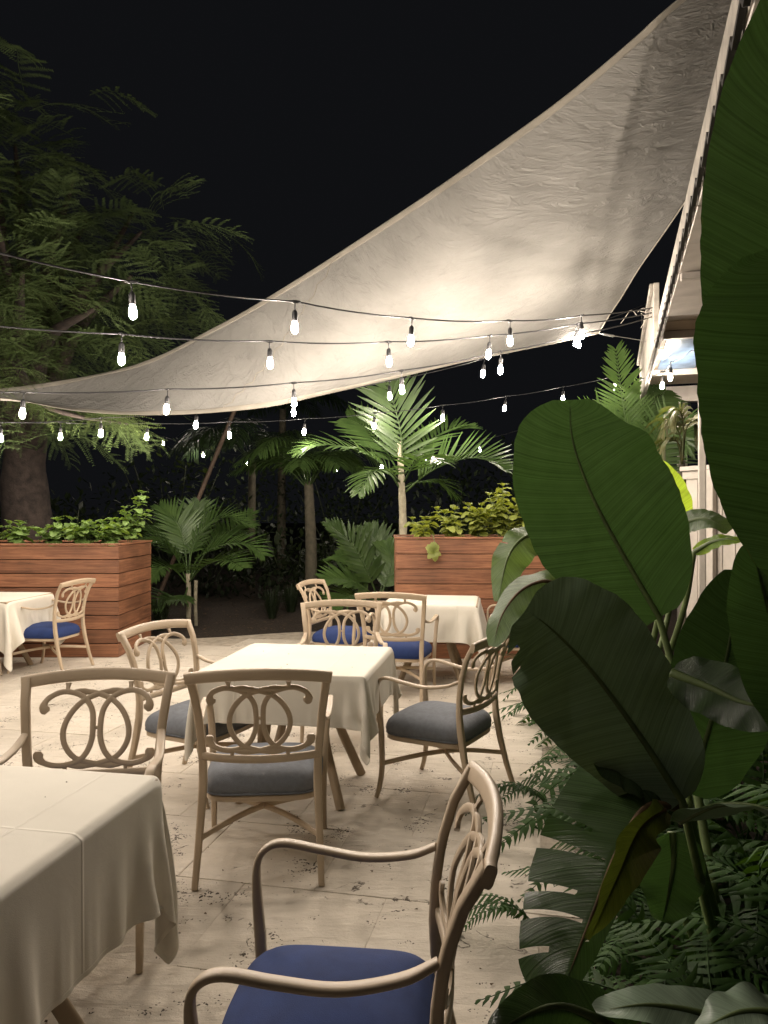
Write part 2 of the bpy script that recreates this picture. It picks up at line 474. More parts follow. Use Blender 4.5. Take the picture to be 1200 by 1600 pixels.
# ------------------------------------------------------------------ mesh helpers
class MB:
    def __init__(self):
        self.v, self.f, self.uv = [], [], []

    def add(self, verts, faces, uvs=None):
        o = len(self.v)
        self.v.extend([tuple(p) for p in verts])
        self.uv.extend(uvs if uvs else [(0.5, 0.5)] * len(verts))
        self.f.extend([tuple(i + o for i in q) for q in faces])

    def box(self, lo, hi, m=None):
        x0, y0, z0 = lo
        x1, y1, z1 = hi
        vs = [Vector(p) for p in ((x0, y0, z0), (x1, y0, z0), (x1, y1, z0), (x0, y1, z0), (x0, y0, z1), (x1, y0, z1), (x1, y1, z1), (x0, y1, z1))]
        if m:
            vs = [m @ p for p in vs]
        self.add(vs, [(0, 3, 2, 1), (4, 5, 6, 7), (0, 1, 5, 4), (1, 2, 6, 5), (2, 3, 7, 6), (3, 0, 4, 7)])

    def sweep(self, pts, a, b, nref=(0, 1, 0), sec=8, power=1.0, caps=True):
        """a: half size across (T x N), b: half size along N; scalars or lists"""
        pts = [Vector(p) for p in pts]
        n = len(pts)
        al = a if hasattr(a, '__len__') else [a] * n
        bl = b if hasattr(b, '__len__') else [b] * n
        rings = []
        for i, p in enumerate(pts):
            t = (pts[min(n - 1, i + 1)] - pts[max(0, i - 1)])
            t.normalize()
            nr = Vector(nref[i] if hasattr(nref[0], '__len__') else nref)
            nn = nr - t * nr.dot(t)
            if nn.length < 1e-4:
                nn = t.orthogonal()
            nn.normalize()
            bb = t.cross(nn)
            ring = []
            for k in range(sec):
                th = 2 * math.pi * (k + 0.5) / sec
                c, s = math.cos(th), math.sin(th)
                c = math.copysign(abs(c) ** power, c)
                s = math.copysign(abs(s) ** power, s)
                ring.append(p + bb * (c * al[i]) + nn * (s * bl[i]))
            rings.append(ring)
        vs = [q for r_ in rings for q in r_]
        fs = []
        for i in range(n - 1):
            for k in range(sec):
                k2 = (k + 1) % sec
                fs.append((i * sec + k, i * sec + k2, (i + 1) * sec + k2, (i + 1) * sec + k))
        if caps:
            fs.append(tuple(reversed(range(sec))))
            fs.append(tuple((n - 1) * sec + k for k in range(sec)))
        self.add(vs, fs)

    def mesh(self, name, smooth=True):
        me = bpy.data.meshes.new(name)
        me.from_pydata(self.v, [], self.f)
        uvl = me.uv_layers.new(name='UVMap')
        li = np.empty(len(me.loops), dtype=np.int32)
        me.loops.foreach_get('vertex_index', li)
        uva = np.array(self.uv, dtype=np.float32)[li]
        uvl.data.foreach_set('uv', uva.ravel())
        if smooth:
            me.polygons.foreach_set('use_smooth', [True] * len(me.polygons))
        me.update()
        return me

    def build(self, name, mat, parent=None, smooth=True, sharp=None):
        me = self.mesh(name, smooth)
        return obj(name, me, mat, parent, sharp=sharp)


def obj(name, me, mat, parent=None, matrix=None, sharp=None):
    if mat and not me.materials:
        me.materials.append(MATS[mat])
    o = bpy.data.objects.new(name, me)
    COL.objects.link(o)
    if parent:
        o.parent = parent
    if matrix is not None:
        o.matrix_local = matrix
    if sharp:
        me.set_sharp_from_angle(angle=R(sharp))
    return o


def empty(name, loc=(0, 0, 0), rz=0.0):
    o = bpy.data.objects.new(name, None)
    o.empty_display_size = 0.1
    COL.objects.link(o)
    o.location = loc
    o.rotation_euler = (0, 0, rz)
    return o


def tag(o, label=None, cat=None, group=None, kind=None):
    if label: o['label'] = label
    if cat: o['category'] = cat
    if group: o['group'] = group
    if kind: o['kind'] = kind
    return o


def copy_tree(o, parent=None):
    c = o.copy()
    COL.objects.link(c)
    c.parent = parent
    for ch in list(o.children):
        copy_tree(ch, c)
    return c


def cr(pts, n):
    """Catmull-Rom resample through points (any dimension)"""
    P = [np.array(p, dtype=float) for p in pts]
    P = [2 * P[0] - P[1]] + P + [2 * P[-1] - P[-2]]
    segs = len(P) - 3
    out = []
    for i in range(n):
        u = i / (n - 1) * segs
        k = min(int(u), segs - 1)
        t = u - k
        p0, p1, p2, p3 = P[k], P[k + 1], P[k + 2], P[k + 3]
        out.append(0.5 * ((2 * p1) + (-p0 + p2) * t + (2 * p0 - 5 * p1 + 4 * p2 - p3) * t * t + (-p0 + 3 * p1 - 3 * p2 + p3) * t ** 3))
    return out


def bevel(o, w=0.004, seg=2):
    m = o.modifiers.new('bevel', 'BEVEL')
    m.width = w
    m.segments = seg
    m.limit_method = 'ANGLE'
    return o


ORD = ['first', 'second', 'third', 'fourth', 'fifth', 'sixth', 'seventh', 'eighth', 'ninth', 'tenth', 'eleventh', 'twelfth',
       'thirteenth', 'fourteenth', 'fifteenth', 'sixteenth', 'seventeenth', 'eighteenth', 'nineteenth', 'twentieth']

# ------------------------------------------------------------------ the ground
YAW = R(12)            # the patio's own axis against the view direction (clockwise)
UX, UY = Vector((math.cos(YAW), -math.sin(YAW), 0)), Vector((math.sin(YAW), math.cos(YAW), 0))


def uv2w(u, v, z=0.0):
    p = UX * u + UY * v
    return Vector((p.x, p.y, z))


def w2uv(x, y):
    p = Vector((x, y, 0))
    return p.dot(UX), p.dot(UY)


def far_edge(x):
    """where the patio ends against the mulch, y as a function of x"""
    return 9.75 + 0.62 * math.exp(-((x + 0.6) / 1.1) ** 2) + 0.06 * math.sin(x * 3.1)


g = MB()
nx, ny = 60, 60
vs, fs = [], []
for j in range(ny + 1):
    for i in range(nx + 1):
        a, c = i / nx * 2 - 1, j / ny * 2 - 1
        x = math.copysign(abs(a) ** 2.6, a) * 150
        y = 8 + math.copysign(abs(c) ** 2.6, c) * 150
        z = -0.06 + 0.05 * mnoise.noise(Vector((x * 0.5, y * 0.5, 0)))
        if y > 10.6:
            z += min(0.12, (y - 10.6) * 0.05)
        else:
            z -= 0.05
        vs.append((x, y, z))
for j in range(ny):
    for i in range(nx):
        k = j * (nx + 1) + i
        fs.append((k, k + 1, k + nx + 2, k + nx + 1))
g.add(vs, fs)
tag(g.build('ground', 'mulch'), 'dark mulch covered garden ground behind and beside the patio', kind='structure')

# patio bed (joint mortar) and its pavers
BED_U = 0.16
pat = MB()
top = []
steps = 40
for i in range(steps + 1):
    x = -7.5 + i / steps * 9.8
    top.append((x, far_edge(x)))
poly = [uv2w(BED_U, 0.2), uv2w(BED_U, 9.9)] + [Vector((x, y, 0)) for x, y in reversed(top) if w2uv(x, y)[0] < BED_U] + [Vector((-7.5, 0.4, 0))]
n = len(poly)
zt, zb = -0.003, -0.16
pat.add([(p.x, p.y, zt) for p in poly] + [(p.x, p.y, zb) for p in poly],
        [tuple(range(n))] + [(i, i + n, (i + 1) % n + n, (i + 1) % n) for i in range(n)])
patio = pat.build('patio', 'mortar', smooth=False)
tag(patio, 'pale coral stone patio under the dining tables', kind='structure')
me_p = patio.data
PS = 0.61
pav_meshes = []
for k in range(5):
    b_ = MB()
    h = PS / 2 - 0.0008
    c = 0.002
    rr = random.Random(k)
    zz = [rr.uniform(-0.0015, 0.0015) for _ in range(4)]
    q = [(-h, -h), (h, -h), (h, h), (-h, h)]
    q2 = [(-h + c, -h + c), (h - c, -h + c), (h - c, h - c), (-h + c, h - c)]
    b_.add([(x, y, -0.03) for x, y in q] + [(x, y, zz[i] - 0.001) for i, (x, y) in enumerate(q)] + [(x, y, zz[i]) for i, (x, y) in enumerate(q2)],
           [(0, 1, 5, 4), (1, 2, 6, 5), (2, 3, 7, 6), (3, 0, 4, 7), (4, 5, 9, 8), (5, 6, 10, 9), (6, 7, 11, 10), (7, 4, 8, 11), (8, 9, 10, 11)])
    pav_meshes.append(b_.mesh('paver', smooth=False))
u_ref, v_ref = -0.64, 2.44
pr_ = random.Random(3)
for iu in range(-11, 3):
    for iv in range(-4, 14):
        off = PS / 2 if iv % 2 else 0.0
        u = u_ref + iu * PS + PS / 2 + off
        v = v_ref + iv * PS + PS / 2
        p = uv2w(u, v)
        if u > BED_U - PS / 2 + 0.12 or p.y > far_edge(p.x) - 0.42 or p.y < 0.5 or p.x < -6.6:
            continue
        if abs(p.x) > p.y * 0.62 + 1.0:
            continue
        m = Matrix.Translation((p.x, p.y, pr_.uniform(-0.0012, 0.0012))) @ Matrix.Rotation(-YAW + R(pr_.uniform(-0.25, 0.25)), 4, 'Z')
        obj('paver', pr_.choice(pav_meshes), 'coral_stone', patio, m)

# ------------------------------------------------------------------ chairs


def yback(x, z):
    zz = [0.0, 0.12, 0.28, 0.42, 0.50, 0.60, 0.70, 0.80, 0.89]
    yy = [-0.325, -0.285, -0.245, -0.222, -0.216, -0.220, -0.236, -0.268, -0.318]
    y = float(np.interp(z, zz, yy))
    if z > 0.45:
        y -= 0.034 * max(0.0, 1 - (x / 0.285) ** 2)
    return y


def xst(z):
    return float(np.interp(z, [0, 0.4, 0.5, 0.7, 0.89], [0.262, 0.243, 0.245, 0.262, 0.286]))


def make_chair(fabric):
    root = empty('dining_armchair')
    # rear legs running up into the back stiles
    for s in (-1, 1):
        b = MB()
        zs = np.linspace(0, 0.885, 22)
        pts = [(s * xst(z), yback(0.285, z), z) for z in zs]
        wa = [float(np.interp(z, [0, 0.4, 0.6, 0.89], [0.0135, 0.018, 0.0172, 0.0185])) for z in zs]
        wb = [float(np.interp(z, [0, 0.4, 0.6, 0.89], [0.0125, 0.0175, 0.0130, 0.0125])) for z in zs]
        b.sweep(pts, wa, wb, (0, 1, 0), sec=12, power=0.45)
        b.build('leg', 'frame_metal', root, sharp=50)
    # backrest: top rail, bottom rail and the little stubs that carry the scrolls
    b = MB()
    xs = np.linspace(-0.304, 0.304, 25)
    pts = [(x, yback(min(abs(x), 0.285), 0.885), 0.872 + 0.022 * (1 - (x / 0.3) ** 2)) for x in xs]
    b.sweep(pts, 0.0255, 0.0125, (0, 1, 0.30), sec=12, power=0.5)
    xs = np.linspace(-0.245, 0.245, 19)
    pts = [(x, yback(x, 0.50), 0.512 + 0.012 * (x / 0.245) ** 2) for x in xs]
    b.sweep(pts, 0.017, 0.010, (0, 1, 0), sec=10, power=0.6)
    ztop, oz = 0.830, 0.885
    for x, z0, z1 in ((-0.125, ztop - 0.004, 0.862), (0.125, ztop - 0.004, 0.862), (-0.118, 0.518, ztop - 0.310 * oz), (0.118, 0.518, ztop - 0.310 * oz)):
        zs = np.linspace(z0, z1, 4)
        b.sweep([(x, yback(x, z), z) for z in zs], [0.013, 0.0085, 0.0085, 0.013], 0.006, (0, 1, 0), sec=8, power=0.7)
    hb = [(x, yback(0, ztop - 0.155 * oz), ztop - 0.155 * oz) for x in (-0.012, 0.0, 0.012)]
    b.sweep(hb, 0.0075, 0.005, (0, 1, 0), sec=8)
    back = b.build('backrest', 'frame_metal', root, sharp=50)
    inner = [(-0.192, -0.082), (-0.207, -0.058), (-0.194, -0.024), (-0.152, -0.001), (-0.107, -0.002), (-0.056, -0.026), (-0.022, -0.078), (-0.0145, -0.155),
             (-0.019, -0.215), (-0.040, -0.270), (-0.075, -0.302), (-0.13, -0.315), (-0.18, -0.305), (-0.212, -0.28), (-0.216, -0.245)]
    outer = [(0.112, 0.001), (0.05, -0.002), (0.0, -0.012), (-0.062, -0.042), (-0.108, -0.100), (-0.128, -0.168), (-0.117, -0.232), (-0.078, -0.286), (-0.017, -0.311), (0.045, -0.321), (0.112, -0.317)]
    for s in (1, -1):
        for nm, c, ends in (('scroll', inner, True), ('scroll', outer, False)):
            q = cr(c, 44 if ends else 34)
            m = len(q)
            pts = []
            for x, z in q:
                zz = ztop + z * oz
                pts.append((s * x, yback(x, zz) - (0.0 if ends else 0.0012), zz))
            wa = [0.0116] * m
            if ends:
                for k in range(5):
                    wa[k] = wa[-1 - k] = [0.012, 0.0200, 0.0208, 0.0180, 0.0152][k]
            else:
                for k in range(4):
                    wa[k] = wa[-1 - k] = [0.005, 0.010, 0.0130, 0.0140][k]
            b = MB()
            b.sweep(pts, wa, 0.0072, (0, 1, 0.1), sec=8, power=0.65)
            b.build(nm, 'frame_metal', back, sharp=55)
    # arms, and the front legs below them
    for s in (-1, 1):
        b = MB()
        c = [(0.262, -0.222, 0.685), (0.272, -0.15, 0.655), (0.286, -0.03, 0.640), (0.295, 0.09, 0.654), (0.297, 0.185, 0.668),
             (0.295, 0.232, 0.655), (0.290, 0.257, 0.618), (0.282, 0.258, 0.55), (0.274, 0.247, 0.43)]
        q = cr(c, 40)
        pts = [(s * x, y, z) for x, y, z in q]
        nref = []
        for i in range(40):
            t = Vector(pts[min(39, i + 1)]) - Vector(pts[max(0, i - 1)])
            t.normalize()
            nref.append(tuple(Vector((1, 0, 0)).cross(t)))
        wa = [float(np.interp(i, [0, 4, 30, 39], [0.0125, 0.0165, 0.0165, 0.0165])) for i in range(40)]
        b.sweep(pts, wa, [float(np.interp(i, [0, 30, 39], [0.0085, 0.0092, 0.0150])) for i in range(40)], nref, sec=12, power=0.55)
        b.build('armrest', 'frame_metal', root, sharp=55)
        b = MB()
        q = cr([(0.274, 0.247, 0.445), (0.268, 0.240, 0.30), (0.266, 0.240, 0.16), (0.268, 0.254, 0.06), (0.270, 0.272, 0.0)], 16)
        b.sweep([(s * x, y, z) for x, y, z in q], [float(np.interp(i, [0, 15], [0.0163, 0.012])) for i in range(16)],
                [float(np.interp(i, [0, 15], [0.0148, 0.0118])) for i in range(16)], (0, 1, 0), sec=12, power=0.55)
        b.build('leg', 'frame_metal', root, sharp=50)
    # crossed stretchers
    for s in (-1, 1):
        b = MB()
        q = cr([(-s * 0.250, -0.265, 0.190), (-s * 0.12, -0.12, 0.215), (0, -0.012, 0.226 + 0.0015 * s), (s * 0.12, 0.10, 0.215), (s * 0.262, 0.235, 0.190)], 14)
        b.sweep(q, 0.0075, 0.013, (0, 0, 1), sec=8, power=0.6)
        b.build('stretcher', 'frame_metal', root, sharp=50)
    # seat frame
    b = MB()
    out = []
    nseg = 48

    def outline(th, k):
        c, s_ = math.cos(th), math.sin(th)
        x = math.copysign(abs(c) ** 0.36, c)
        y = math.copysign(abs(s_) ** 0.36, s_)
        wd = 0.243 + 0.020 * (y + 1) / 2
        return Vector((x * wd * k, y * 0.234 * k + 0.012 + (0.018 * (1 - x * x) if y > 0.9 else 0), 0))
    b2 = MB()
    prof = [(0.965, 0.318), (1.0, 0.322), (1.0, 0.344), (0.965, 0.348)]
    rings = [[outline(2 * math.pi * k / nseg, r_) + Vector((0, 0, z)) for k in range(nseg)] for r_, z in prof]
    vs = [p for r_ in rings for p in r_]
    fs = [(i * nseg + k, i * nseg + (k + 1) % nseg, (i + 1) * nseg + (k + 1) % nseg, (i + 1) * nseg + k) for i in range(len(prof) - 1) for k in range(nseg)]
    fs += [tuple(reversed(range(nseg))), tuple((len(prof) - 1) * nseg + k for k in range(nseg))]
    b2.add(vs, fs)
    b2.build('seat_frame', 'frame_metal', root, sharp=50)
    # cushion, crowned
    b3 = MB()
    prof = [(0.90, 0.3485), (0.985, 0.3505), (1.018, 0.361), (1.028, 0.377), (1.018, 0.394), (0.985, 0.413), (0.92, 0.430), (0.80, 0.446), (0.6, 0.460), (0.36, 0.468), (0.16, 0.471)]
    rings = [[outline(2 * math.pi * k / nseg, r_) + Vector((0, 0, z)) for k in range(nseg)] for r_, z in prof]
    vs = [p for r_ in rings for p in r_]
    fs = [(i * nseg + k, i * nseg + (k + 1) % nseg, (i + 1) * nseg + (k + 1) % nseg, (i + 1) * nseg + k) for i in range(len(prof) - 1) for k in range(nseg)]
    fs += [tuple(reversed(range(nseg))), tuple((len(prof) - 1) * nseg + k for k in range(nseg))]
    b3.add(vs, fs)
    b3.build('seat_cushion', fabric, root)
    # piping round the lower edge of the cushion
    ring = [outline(2 * math.pi * k / nseg, 1.012) + Vector((0, 0, 0.3535)) for k in range(nseg + 1)]
    b4 = MB()
    b4.sweep(ring, 0.0045, 0.0045, (0, 0, 1), sec=6, caps=False)
    b4.build('piping', fabric, root.children[-1])
    return root


chair_blue = make_chair('navy_fabric')
chair_grey = make_chair('slate_fabric')
used = {'b': False, 'g': False}


def place_chair(kind, x, y, face, label):
    src = chair_blue if kind == 'b' else chair_grey
    o = copy_tree(src) if used[kind] else src
    used[kind] = True
    o.location = (x, y, 0.0015)
    o.rotation_euler = (0, 0, math.atan2(-face[0], face[1]))
    tag(o, label, 'chair', 'beige scroll-back armchairs around the tables')
    return o


place_chair('b', -0.10, 1.76, (-1, 0.06), 'beige scroll-back armchair with navy seat, nearest the camera, seen from its side')
place_chair('g', -0.545, 3.52, (-0.07, 1), 'beige armchair with slate grey seat, its back to the camera, at the centre table')
place_chair('b', -1.13, 2.84, (0.12, -0.99), 'beige armchair behind the front table, facing the camera, seat hidden by the cloth')
place_chair('g', -1.065, 4.42, (0.89, -0.42), 'beige armchair with blue grey seat beside the centre table, behind the two front chairs')
place_chair('g', 0.33, 4.33, (-0.86, 0.50), 'dark lit armchair with slate grey seat between the centre table and the ferns')
place_chair('b', -0.30, 5.44, (0.06, -1), 'beige armchair at the far side of the centre table, facing the camera')
place_chair('b', 0.13, 6.68, (0.24, 0.97), 'beige armchair with navy seat, its back to the camera, at the rear table')
place_chair('b', -0.42, 7.47, (0.94, -0.34), 'beige armchair at the mulch side of the rear table, seen over two other chairs')
place_chair('b', 1.25, 7.25, (-1, 0.1), 'armchair with navy seat beyond the rear table, almost hidden by banana leaves')
place_chair('b', -3.38, 7.76, (-0.985, 0.17), 'beige armchair with navy seat turned to the far table beside the wooden planter corner')
place_chair('b', -3.99, 7.10, (0.0, 1), 'armchair cut by the picture edge at the far table, only front leg and arm showing')

# ------------------------------------------------------------------ tables and cloths


def sim_cloth(L, h, n, seed, drift=(0, 0)):
    """hang a square cloth over a square table top (position based dynamics); returns points, z=0 is the top"""
    r = np.random.default_rng(seed)
    s = L / n
    idx = np.linspace(-L / 2, L / 2, n + 1)
    X, Y = np.meshgrid(idx, idx, indexing='xy')
    P = np.stack([X + drift[0], Y + drift[1], np.zeros_like(X)], -1)
    rest = P.copy()
    P[..., 2] += r.normal(0, 0.002, X.shape)
    onx, ony = np.abs(P[..., 0]) <= h, np.abs(P[..., 1]) <= h
    fixed = (np.abs(P[..., 0]) <= h - 0.006) & (np.abs(P[..., 1]) <= h - 0.006)
    w = np.where(fixed, 0.0, 1.0)
    fx = P[fixed].copy(); fx[:, 2] = 0.0
    P[fixed] = fx
    V = np.zeros_like(P)

    def cons(A, B, wa, wb, d, k):
        D = B - A
        l = np.sqrt((D ** 2).sum(-1, keepdims=True)) + 1e-9
        ws = (wa + wb)[..., None]
        c = np.where(ws > 0, (l - d) / l / np.maximum(ws, 1e-6), 0) * k
        A += D * c * wa[..., None]
        B -= D * c * wb[..., None]

    sd = s * math.sqrt(2)
    dt = 0.02
    for it in range(230):
        V[..., 2] -= 9.0 * dt * w
        V += r.normal(0, 0.02, V.shape) * w[..., None] * (1 if it < 120 else 0)
        Q = P.copy()
        P = P + V * dt
        for _ in range(11):
            for o in (0, 1):
                cons(P[:, o:-1:2], P[:, o + 1::2], w[:, o:-1:2], w[:, o + 1::2], s, 1.0)
                cons(P[o:-1:2, :], P[o + 1::2, :], w[o:-1:2, :], w[o + 1::2, :], s, 1.0)
            for o in (0, 1):
                A, B = P[o:-1:2, :-1], P[o + 1::2, 1:]
                cons(A[:, ::2], B[:, ::2], w[o:-1:2, :-1][:, ::2], w[o + 1::2, 1:][:, ::2], sd, 0.3)
                cons(A[:, 1::2], B[:, 1::2], w[o:-1:2, :-1][:, 1::2], w[o + 1::2, 1:][:, 1::2], sd, 0.3)
                A, B = P[o:-1:2, 1:], P[o + 1::2, :-1]
                cons(A[:, ::2], B[:, ::2], w[o:-1:2, 1:][:, ::2], w[o + 1::2, :-1][:, ::2], sd, 0.3)
                cons(A[:, 1::2], B[:, 1::2], w[o:-1:2, 1:][:, 1::2], w[o + 1::2, :-1][:, 1::2], sd, 0.3)
            for st in (3,):
                for o in range(st * 2):
                    a0 = P[:, o:P.shape[1] - st:st * 2]
                    if a0.shape[1] == 0:
                        continue
                    b0 = P[:, o + st::st * 2][:, :a0.shape[1]]
                    D = b0 - a0
                    wa, wb = w[:, o:P.shape[1] - st:st * 2], w[:, o + st::st * 2][:, :a0.shape[1]]
                    cons(a0, b0, wa, wb, s * st, 0.10 * ((wa > 0) & (wb > 0))[..., None])
                    a0 = P[o:P.shape[0] - st:st * 2, :]
                    b0 = P[o + st::st * 2, :][:a0.shape[0]]
                    wa, wb = w[o:P.shape[0] - st:st * 2, :], w[o + st::st * 2, :][:a0.shape[0]]
                    cons(a0, b0, wa, wb, s * st, 0.10 * ((wa > 0) & (wb > 0))[..., None])
            # keep out of the table
            x, y, z = P[..., 0], P[..., 1], P[..., 2]
            ins = (np.abs(x) < h) & (np.abs(y) < h) & (z < 0)
            px, py, pz = h - np.abs(x), h - np.abs(y), -z
            side = ins & (np.minimum(px, py) < pz)
            topm = ins & ~side
            P[..., 2] = np.where(topm, 0, z)
            sx = side & (px <= py)
            sy = side & (px > py)
            P[..., 0] = np.where(sx, np.sign(x) * h, x)
            P[..., 1] = np.where(sy, np.sign(y) * h, y)
        V = (P - Q) / dt * 0.97
    return P, rest


def cloth_mesh(P, rest, creases, ups):
    """pressed fold lines stand up as slight ridges"""
    n = P.shape[0]
    Q = P.copy()
    du = np.gradient(P, axis=1); dv = np.gradient(P, axis=0)
    nr = np.cross(du, dv)
    nr /= np.linalg.norm(nr, axis=-1, keepdims=True) + 1e-9
    for ax, pos in creases:
        c = rest[..., ax]
        Q += nr * (0.0006 * np.exp(-((c - pos) / 0.012) ** 2))[..., None]
    for i in range(n):
        for j in range(n):
            Q[i, j, 2] += 0.0016 * mnoise.noise(Vector((rest[i, j, 0] * 3.5, rest[i, j, 1] * 3.5, ups)))
    b = MB()
    vs = [tuple(Q[i, j]) for i in range(n) for j in range(n)]
    fs = [(i * n + j, i * n + j + 1, (i + 1) * n + j + 1, (i + 1) * n + j) for i in range(n - 1) for j in range(n - 1)]
    L_ = rest[..., 0].max() - rest[..., 0].min()
    uvs = [(float((rest[i, j, 0] - rest[0, 0, 0]) / L_), float((rest[i, j, 1] - rest[0, 0, 1]) / L_)) for i in range(n) for j in range(n)]
    b.add(vs, fs, uvs)
    me = b.mesh('tablecloth')
    x_, y_ = rest[0, :, 0], rest[:, 0, 1]
    cols = {int(np.argmin(np.abs(x_ - e))) for e in (-h_t, h_t)}
    rows = {int(np.argmin(np.abs(y_ - e))) for e in (-h_t, h_t)}
    ca = me.attributes.new('crease_edge', 'FLOAT', 'EDGE')
    ev = np.empty(len(me.edges) * 2, dtype=np.int32)
    me.edges.foreach_get('vertices', ev)
    cv = np.zeros(len(me.edges), dtype=np.float32)
    for k_ in range(len(me.edges)):
        i0, j0 = divmod(int(ev[2 * k_]), n); i1, j1 = divmod(int(ev[2 * k_ + 1]), n)
        if (j0 == j1 and j0 in cols and abs(y_[i0]) < h_t + 0.01) or (i0 == i1 and i0 in rows and abs(x_[j0]) < h_t + 0.01):
            cv[k_] = 0.75
    ca.data.foreach_set('value', cv)
    me.materials.append(MATS['linen'])
    return me


def make_table():
    root = empty('dining_table')
    b = MB()
    b.box((-0.44, -0.44, 0.712), (0.44, 0.44, 0.735))
    bevel(b.build('tabletop', 'table_metal', root, smooth=False), 0.008)
    b = MB()
    for k in range(4):
        a = math.pi / 4 + k * math.pi / 2
        q = cr([(0.05 * math.cos(a), 0.05 * math.sin(a), 0.45), (0.16 * math.cos(a), 0.16 * math.sin(a), 0.60), (0.40 * math.cos(a), 0.40 * math.sin(a), 0.700)], 12)
        b.sweep(q, 0.012, 0.012, (0, 0, 1), sec=8)
    b.build('support_arm', 'table_metal', root)
    for k in range(4):
        a = math.pi / 4 + k * math.pi / 2
        ca, sa = math.cos(a), math.sin(a)
        b = MB()
        q = cr([(0.33 * ca, 0.33 * sa, 0.70), (0.25 * ca, 0.25 * sa, 0.52), (0.24 * ca, 0.24 * sa, 0.34), (0.33 * ca, 0.33 * sa, 0.14), (0.40 * ca, 0.40 * sa, 0.0)], 18)
        b.sweep(q, [0.019] * 18, [0.026] * 18, (ca, sa, 0), sec=12, power=0.5)
        b.build('leg', 'table_metal', root, sharp=50)
    return root


h_t = 0.452
P1c, R1c = sim_cloth(1.53, h_t, 76, 1, (0.01, 0.0))
P2c, R2c = sim_cloth(1.40, h_t, 68, 5, (-0.012, 0.01))
P3c, R3c = sim_cloth(1.56, h_t, 52, 9, (0.0, 0.012))
P4c, R4c = sim_cloth(1.56, h_t, 52, 14, (0.03, -0.04))
cre1 = [(0, -0.27), (0, 0.27), (1, 0.0), (0, 0.6)]
cre2 = [(0, -0.14), (0, 0.17), (1, 0.05)]
table0 = make_table()
specs = [(-1.212, 2.034, R(-10.5), P1c, R1c, [(0, -0.05), (1, -0.02), (1, 0.56)], 'square table with legs showing below the cloth at the front of the patio',
          'ivory linen cloth on the front table, cut by the picture edge'),
         (-0.46, 4.37, R(-9.5), P2c, R2c, cre2, 'square table with curved beige legs in the centre of the patio', 'ivory linen cloth on the centre table, with pressed fold lines'),
         (0.47, 7.42, R(-8), P3c, R3c, cre2, 'square table in front of the wooden planter under the tall palm', 'ivory linen cloth on the rear table before the wooden planter'),
         (-3.97, 7.72, R(-4), P4c, R4c, cre1, 'square table cut by the picture edge beside the wooden planter', 'ivory linen cloth with a long hanging corner on the far table by the planter corner')]
for i, (x, y, rz, P, Rr, cre_, tl, cl) in enumerate(specs):
    t = table0 if i == 0 else copy_tree(table0)
    t.location = (x, y, 0.0015)
    t.rotation_euler = (0, 0, rz)
    tag(t, tl, 'table', 'square dining tables')
    me = cloth_mesh(P, Rr, cre_, i * 7.3)
    o = obj('tablecloth', me, 'linen')
    o.location = (x, y, 0.7405)
    o.rotation_euler = (0, 0, rz)
    so = o.modifiers.new('thick', 'SOLIDIFY'); so.thickness = 0.0012; so.offset = 1
    sb = o.modifiers.new('smooth', 'SUBSURF'); sb.levels = 1; sb.render_levels = 2 if i < 2 else 1
    tag(o, cl, 'tablecloth', 'ivory tablecloths')

# ------------------------------------------------------------------ timber planters


def planter(x0, x1, y0, y1, h, npl, label):
    root = empty('planter_box', ((x0 + x1) / 2, (y0 + y1) / 2, 0))
    cx, cy = (x0 + x1) / 2, (y0 + y1) / 2
    b = MB()
    b.box((x0 - cx + 0.03, y0 - cy + 0.03, 0.0), (x1 - cx - 0.03, y1 - cy - 0.03, h - 0.10))
    b.build('liner', 'soil', root, smooth=False)
    ph = h / npl
    rr = random.Random(int(x0 * 10))

    def plank(length, mat4, nm='plank'):
        b = MB()
        b.box((-length / 2, -0.0125, 0.0), (length / 2, 0.0125, ph - 0.009))
        o = b.build(nm, 'red_cedar', root, smooth=False)
        o.matrix_local = mat4
        bevel(o, 0.0025, 1)
    for k in range(npl):
        z = k * ph + 0.003
        j = lambda: rr.uniform(-0.0015, 0.0015)
        plank(x1 - x0, Matrix.Translation((0, y0 - cy + 0.012 + j(), z)))
        plank(x1 - x0, Matrix.Translation((0, y1 - cy - 0.012 + j(), z)))
        rot = Matrix.Rotation(R(90), 4, 'Z')
        ln = y1 - y0 - 0.052
        plank(ln, Matrix.Translation((x1 - cx - 0.013 + j(), 0, z)) @ rot)
        plank(ln, Matrix.Translation((x0 - cx + 0.013 + j(), 0, z)) @ rot)
    for (xa, xb, ya, yb) in ((x0 - 0.012, x1 + 0.012, y0 - 0.014, y0 + 0.06), (x0 - 0.012, x1 + 0.012, y1 - 0.06, y1 + 0.014),
                             (x1 - 0.062, x1 + 0.012, y0 + 0.062, y1 - 0.062), (x0 - 0.012, x0 + 0.062, y0 + 0.062, y1 - 0.062)):
        b = MB()
        lx, ly = xb - xa, yb - ya
        if lx >= ly:
            b.box((-lx / 2, -ly / 2, 0), (lx / 2, ly / 2, 0.022))
            m = Matrix.Translation(((xa + xb) / 2 - cx, (ya + yb) / 2 - cy, h))
        else:
            b.box((-ly / 2, -lx / 2, 0), (ly / 2, lx / 2, 0.022))
            m = Matrix.Translation(((xa + xb) / 2 - cx, (ya + yb) / 2 - cy, h)) @ Matrix.Rotation(R(90), 4, 'Z')
        o = b.build('cap_board', 'red_cedar', root, smooth=False)
        o.matrix_local = m
        bevel(o, 0.003, 1)
    tag(root, label, 'planter', 'tall red timber planters')
    return root


planter(-6.6, -2.905, 8.40, 9.58, 1.225, 8, 'tall red timber planter of horizontal boards beside the small far table')
planter(0.125, 2.6, 8.32, 9.4, 1.30, 8, 'tall red timber planter of horizontal boards behind the rear table')


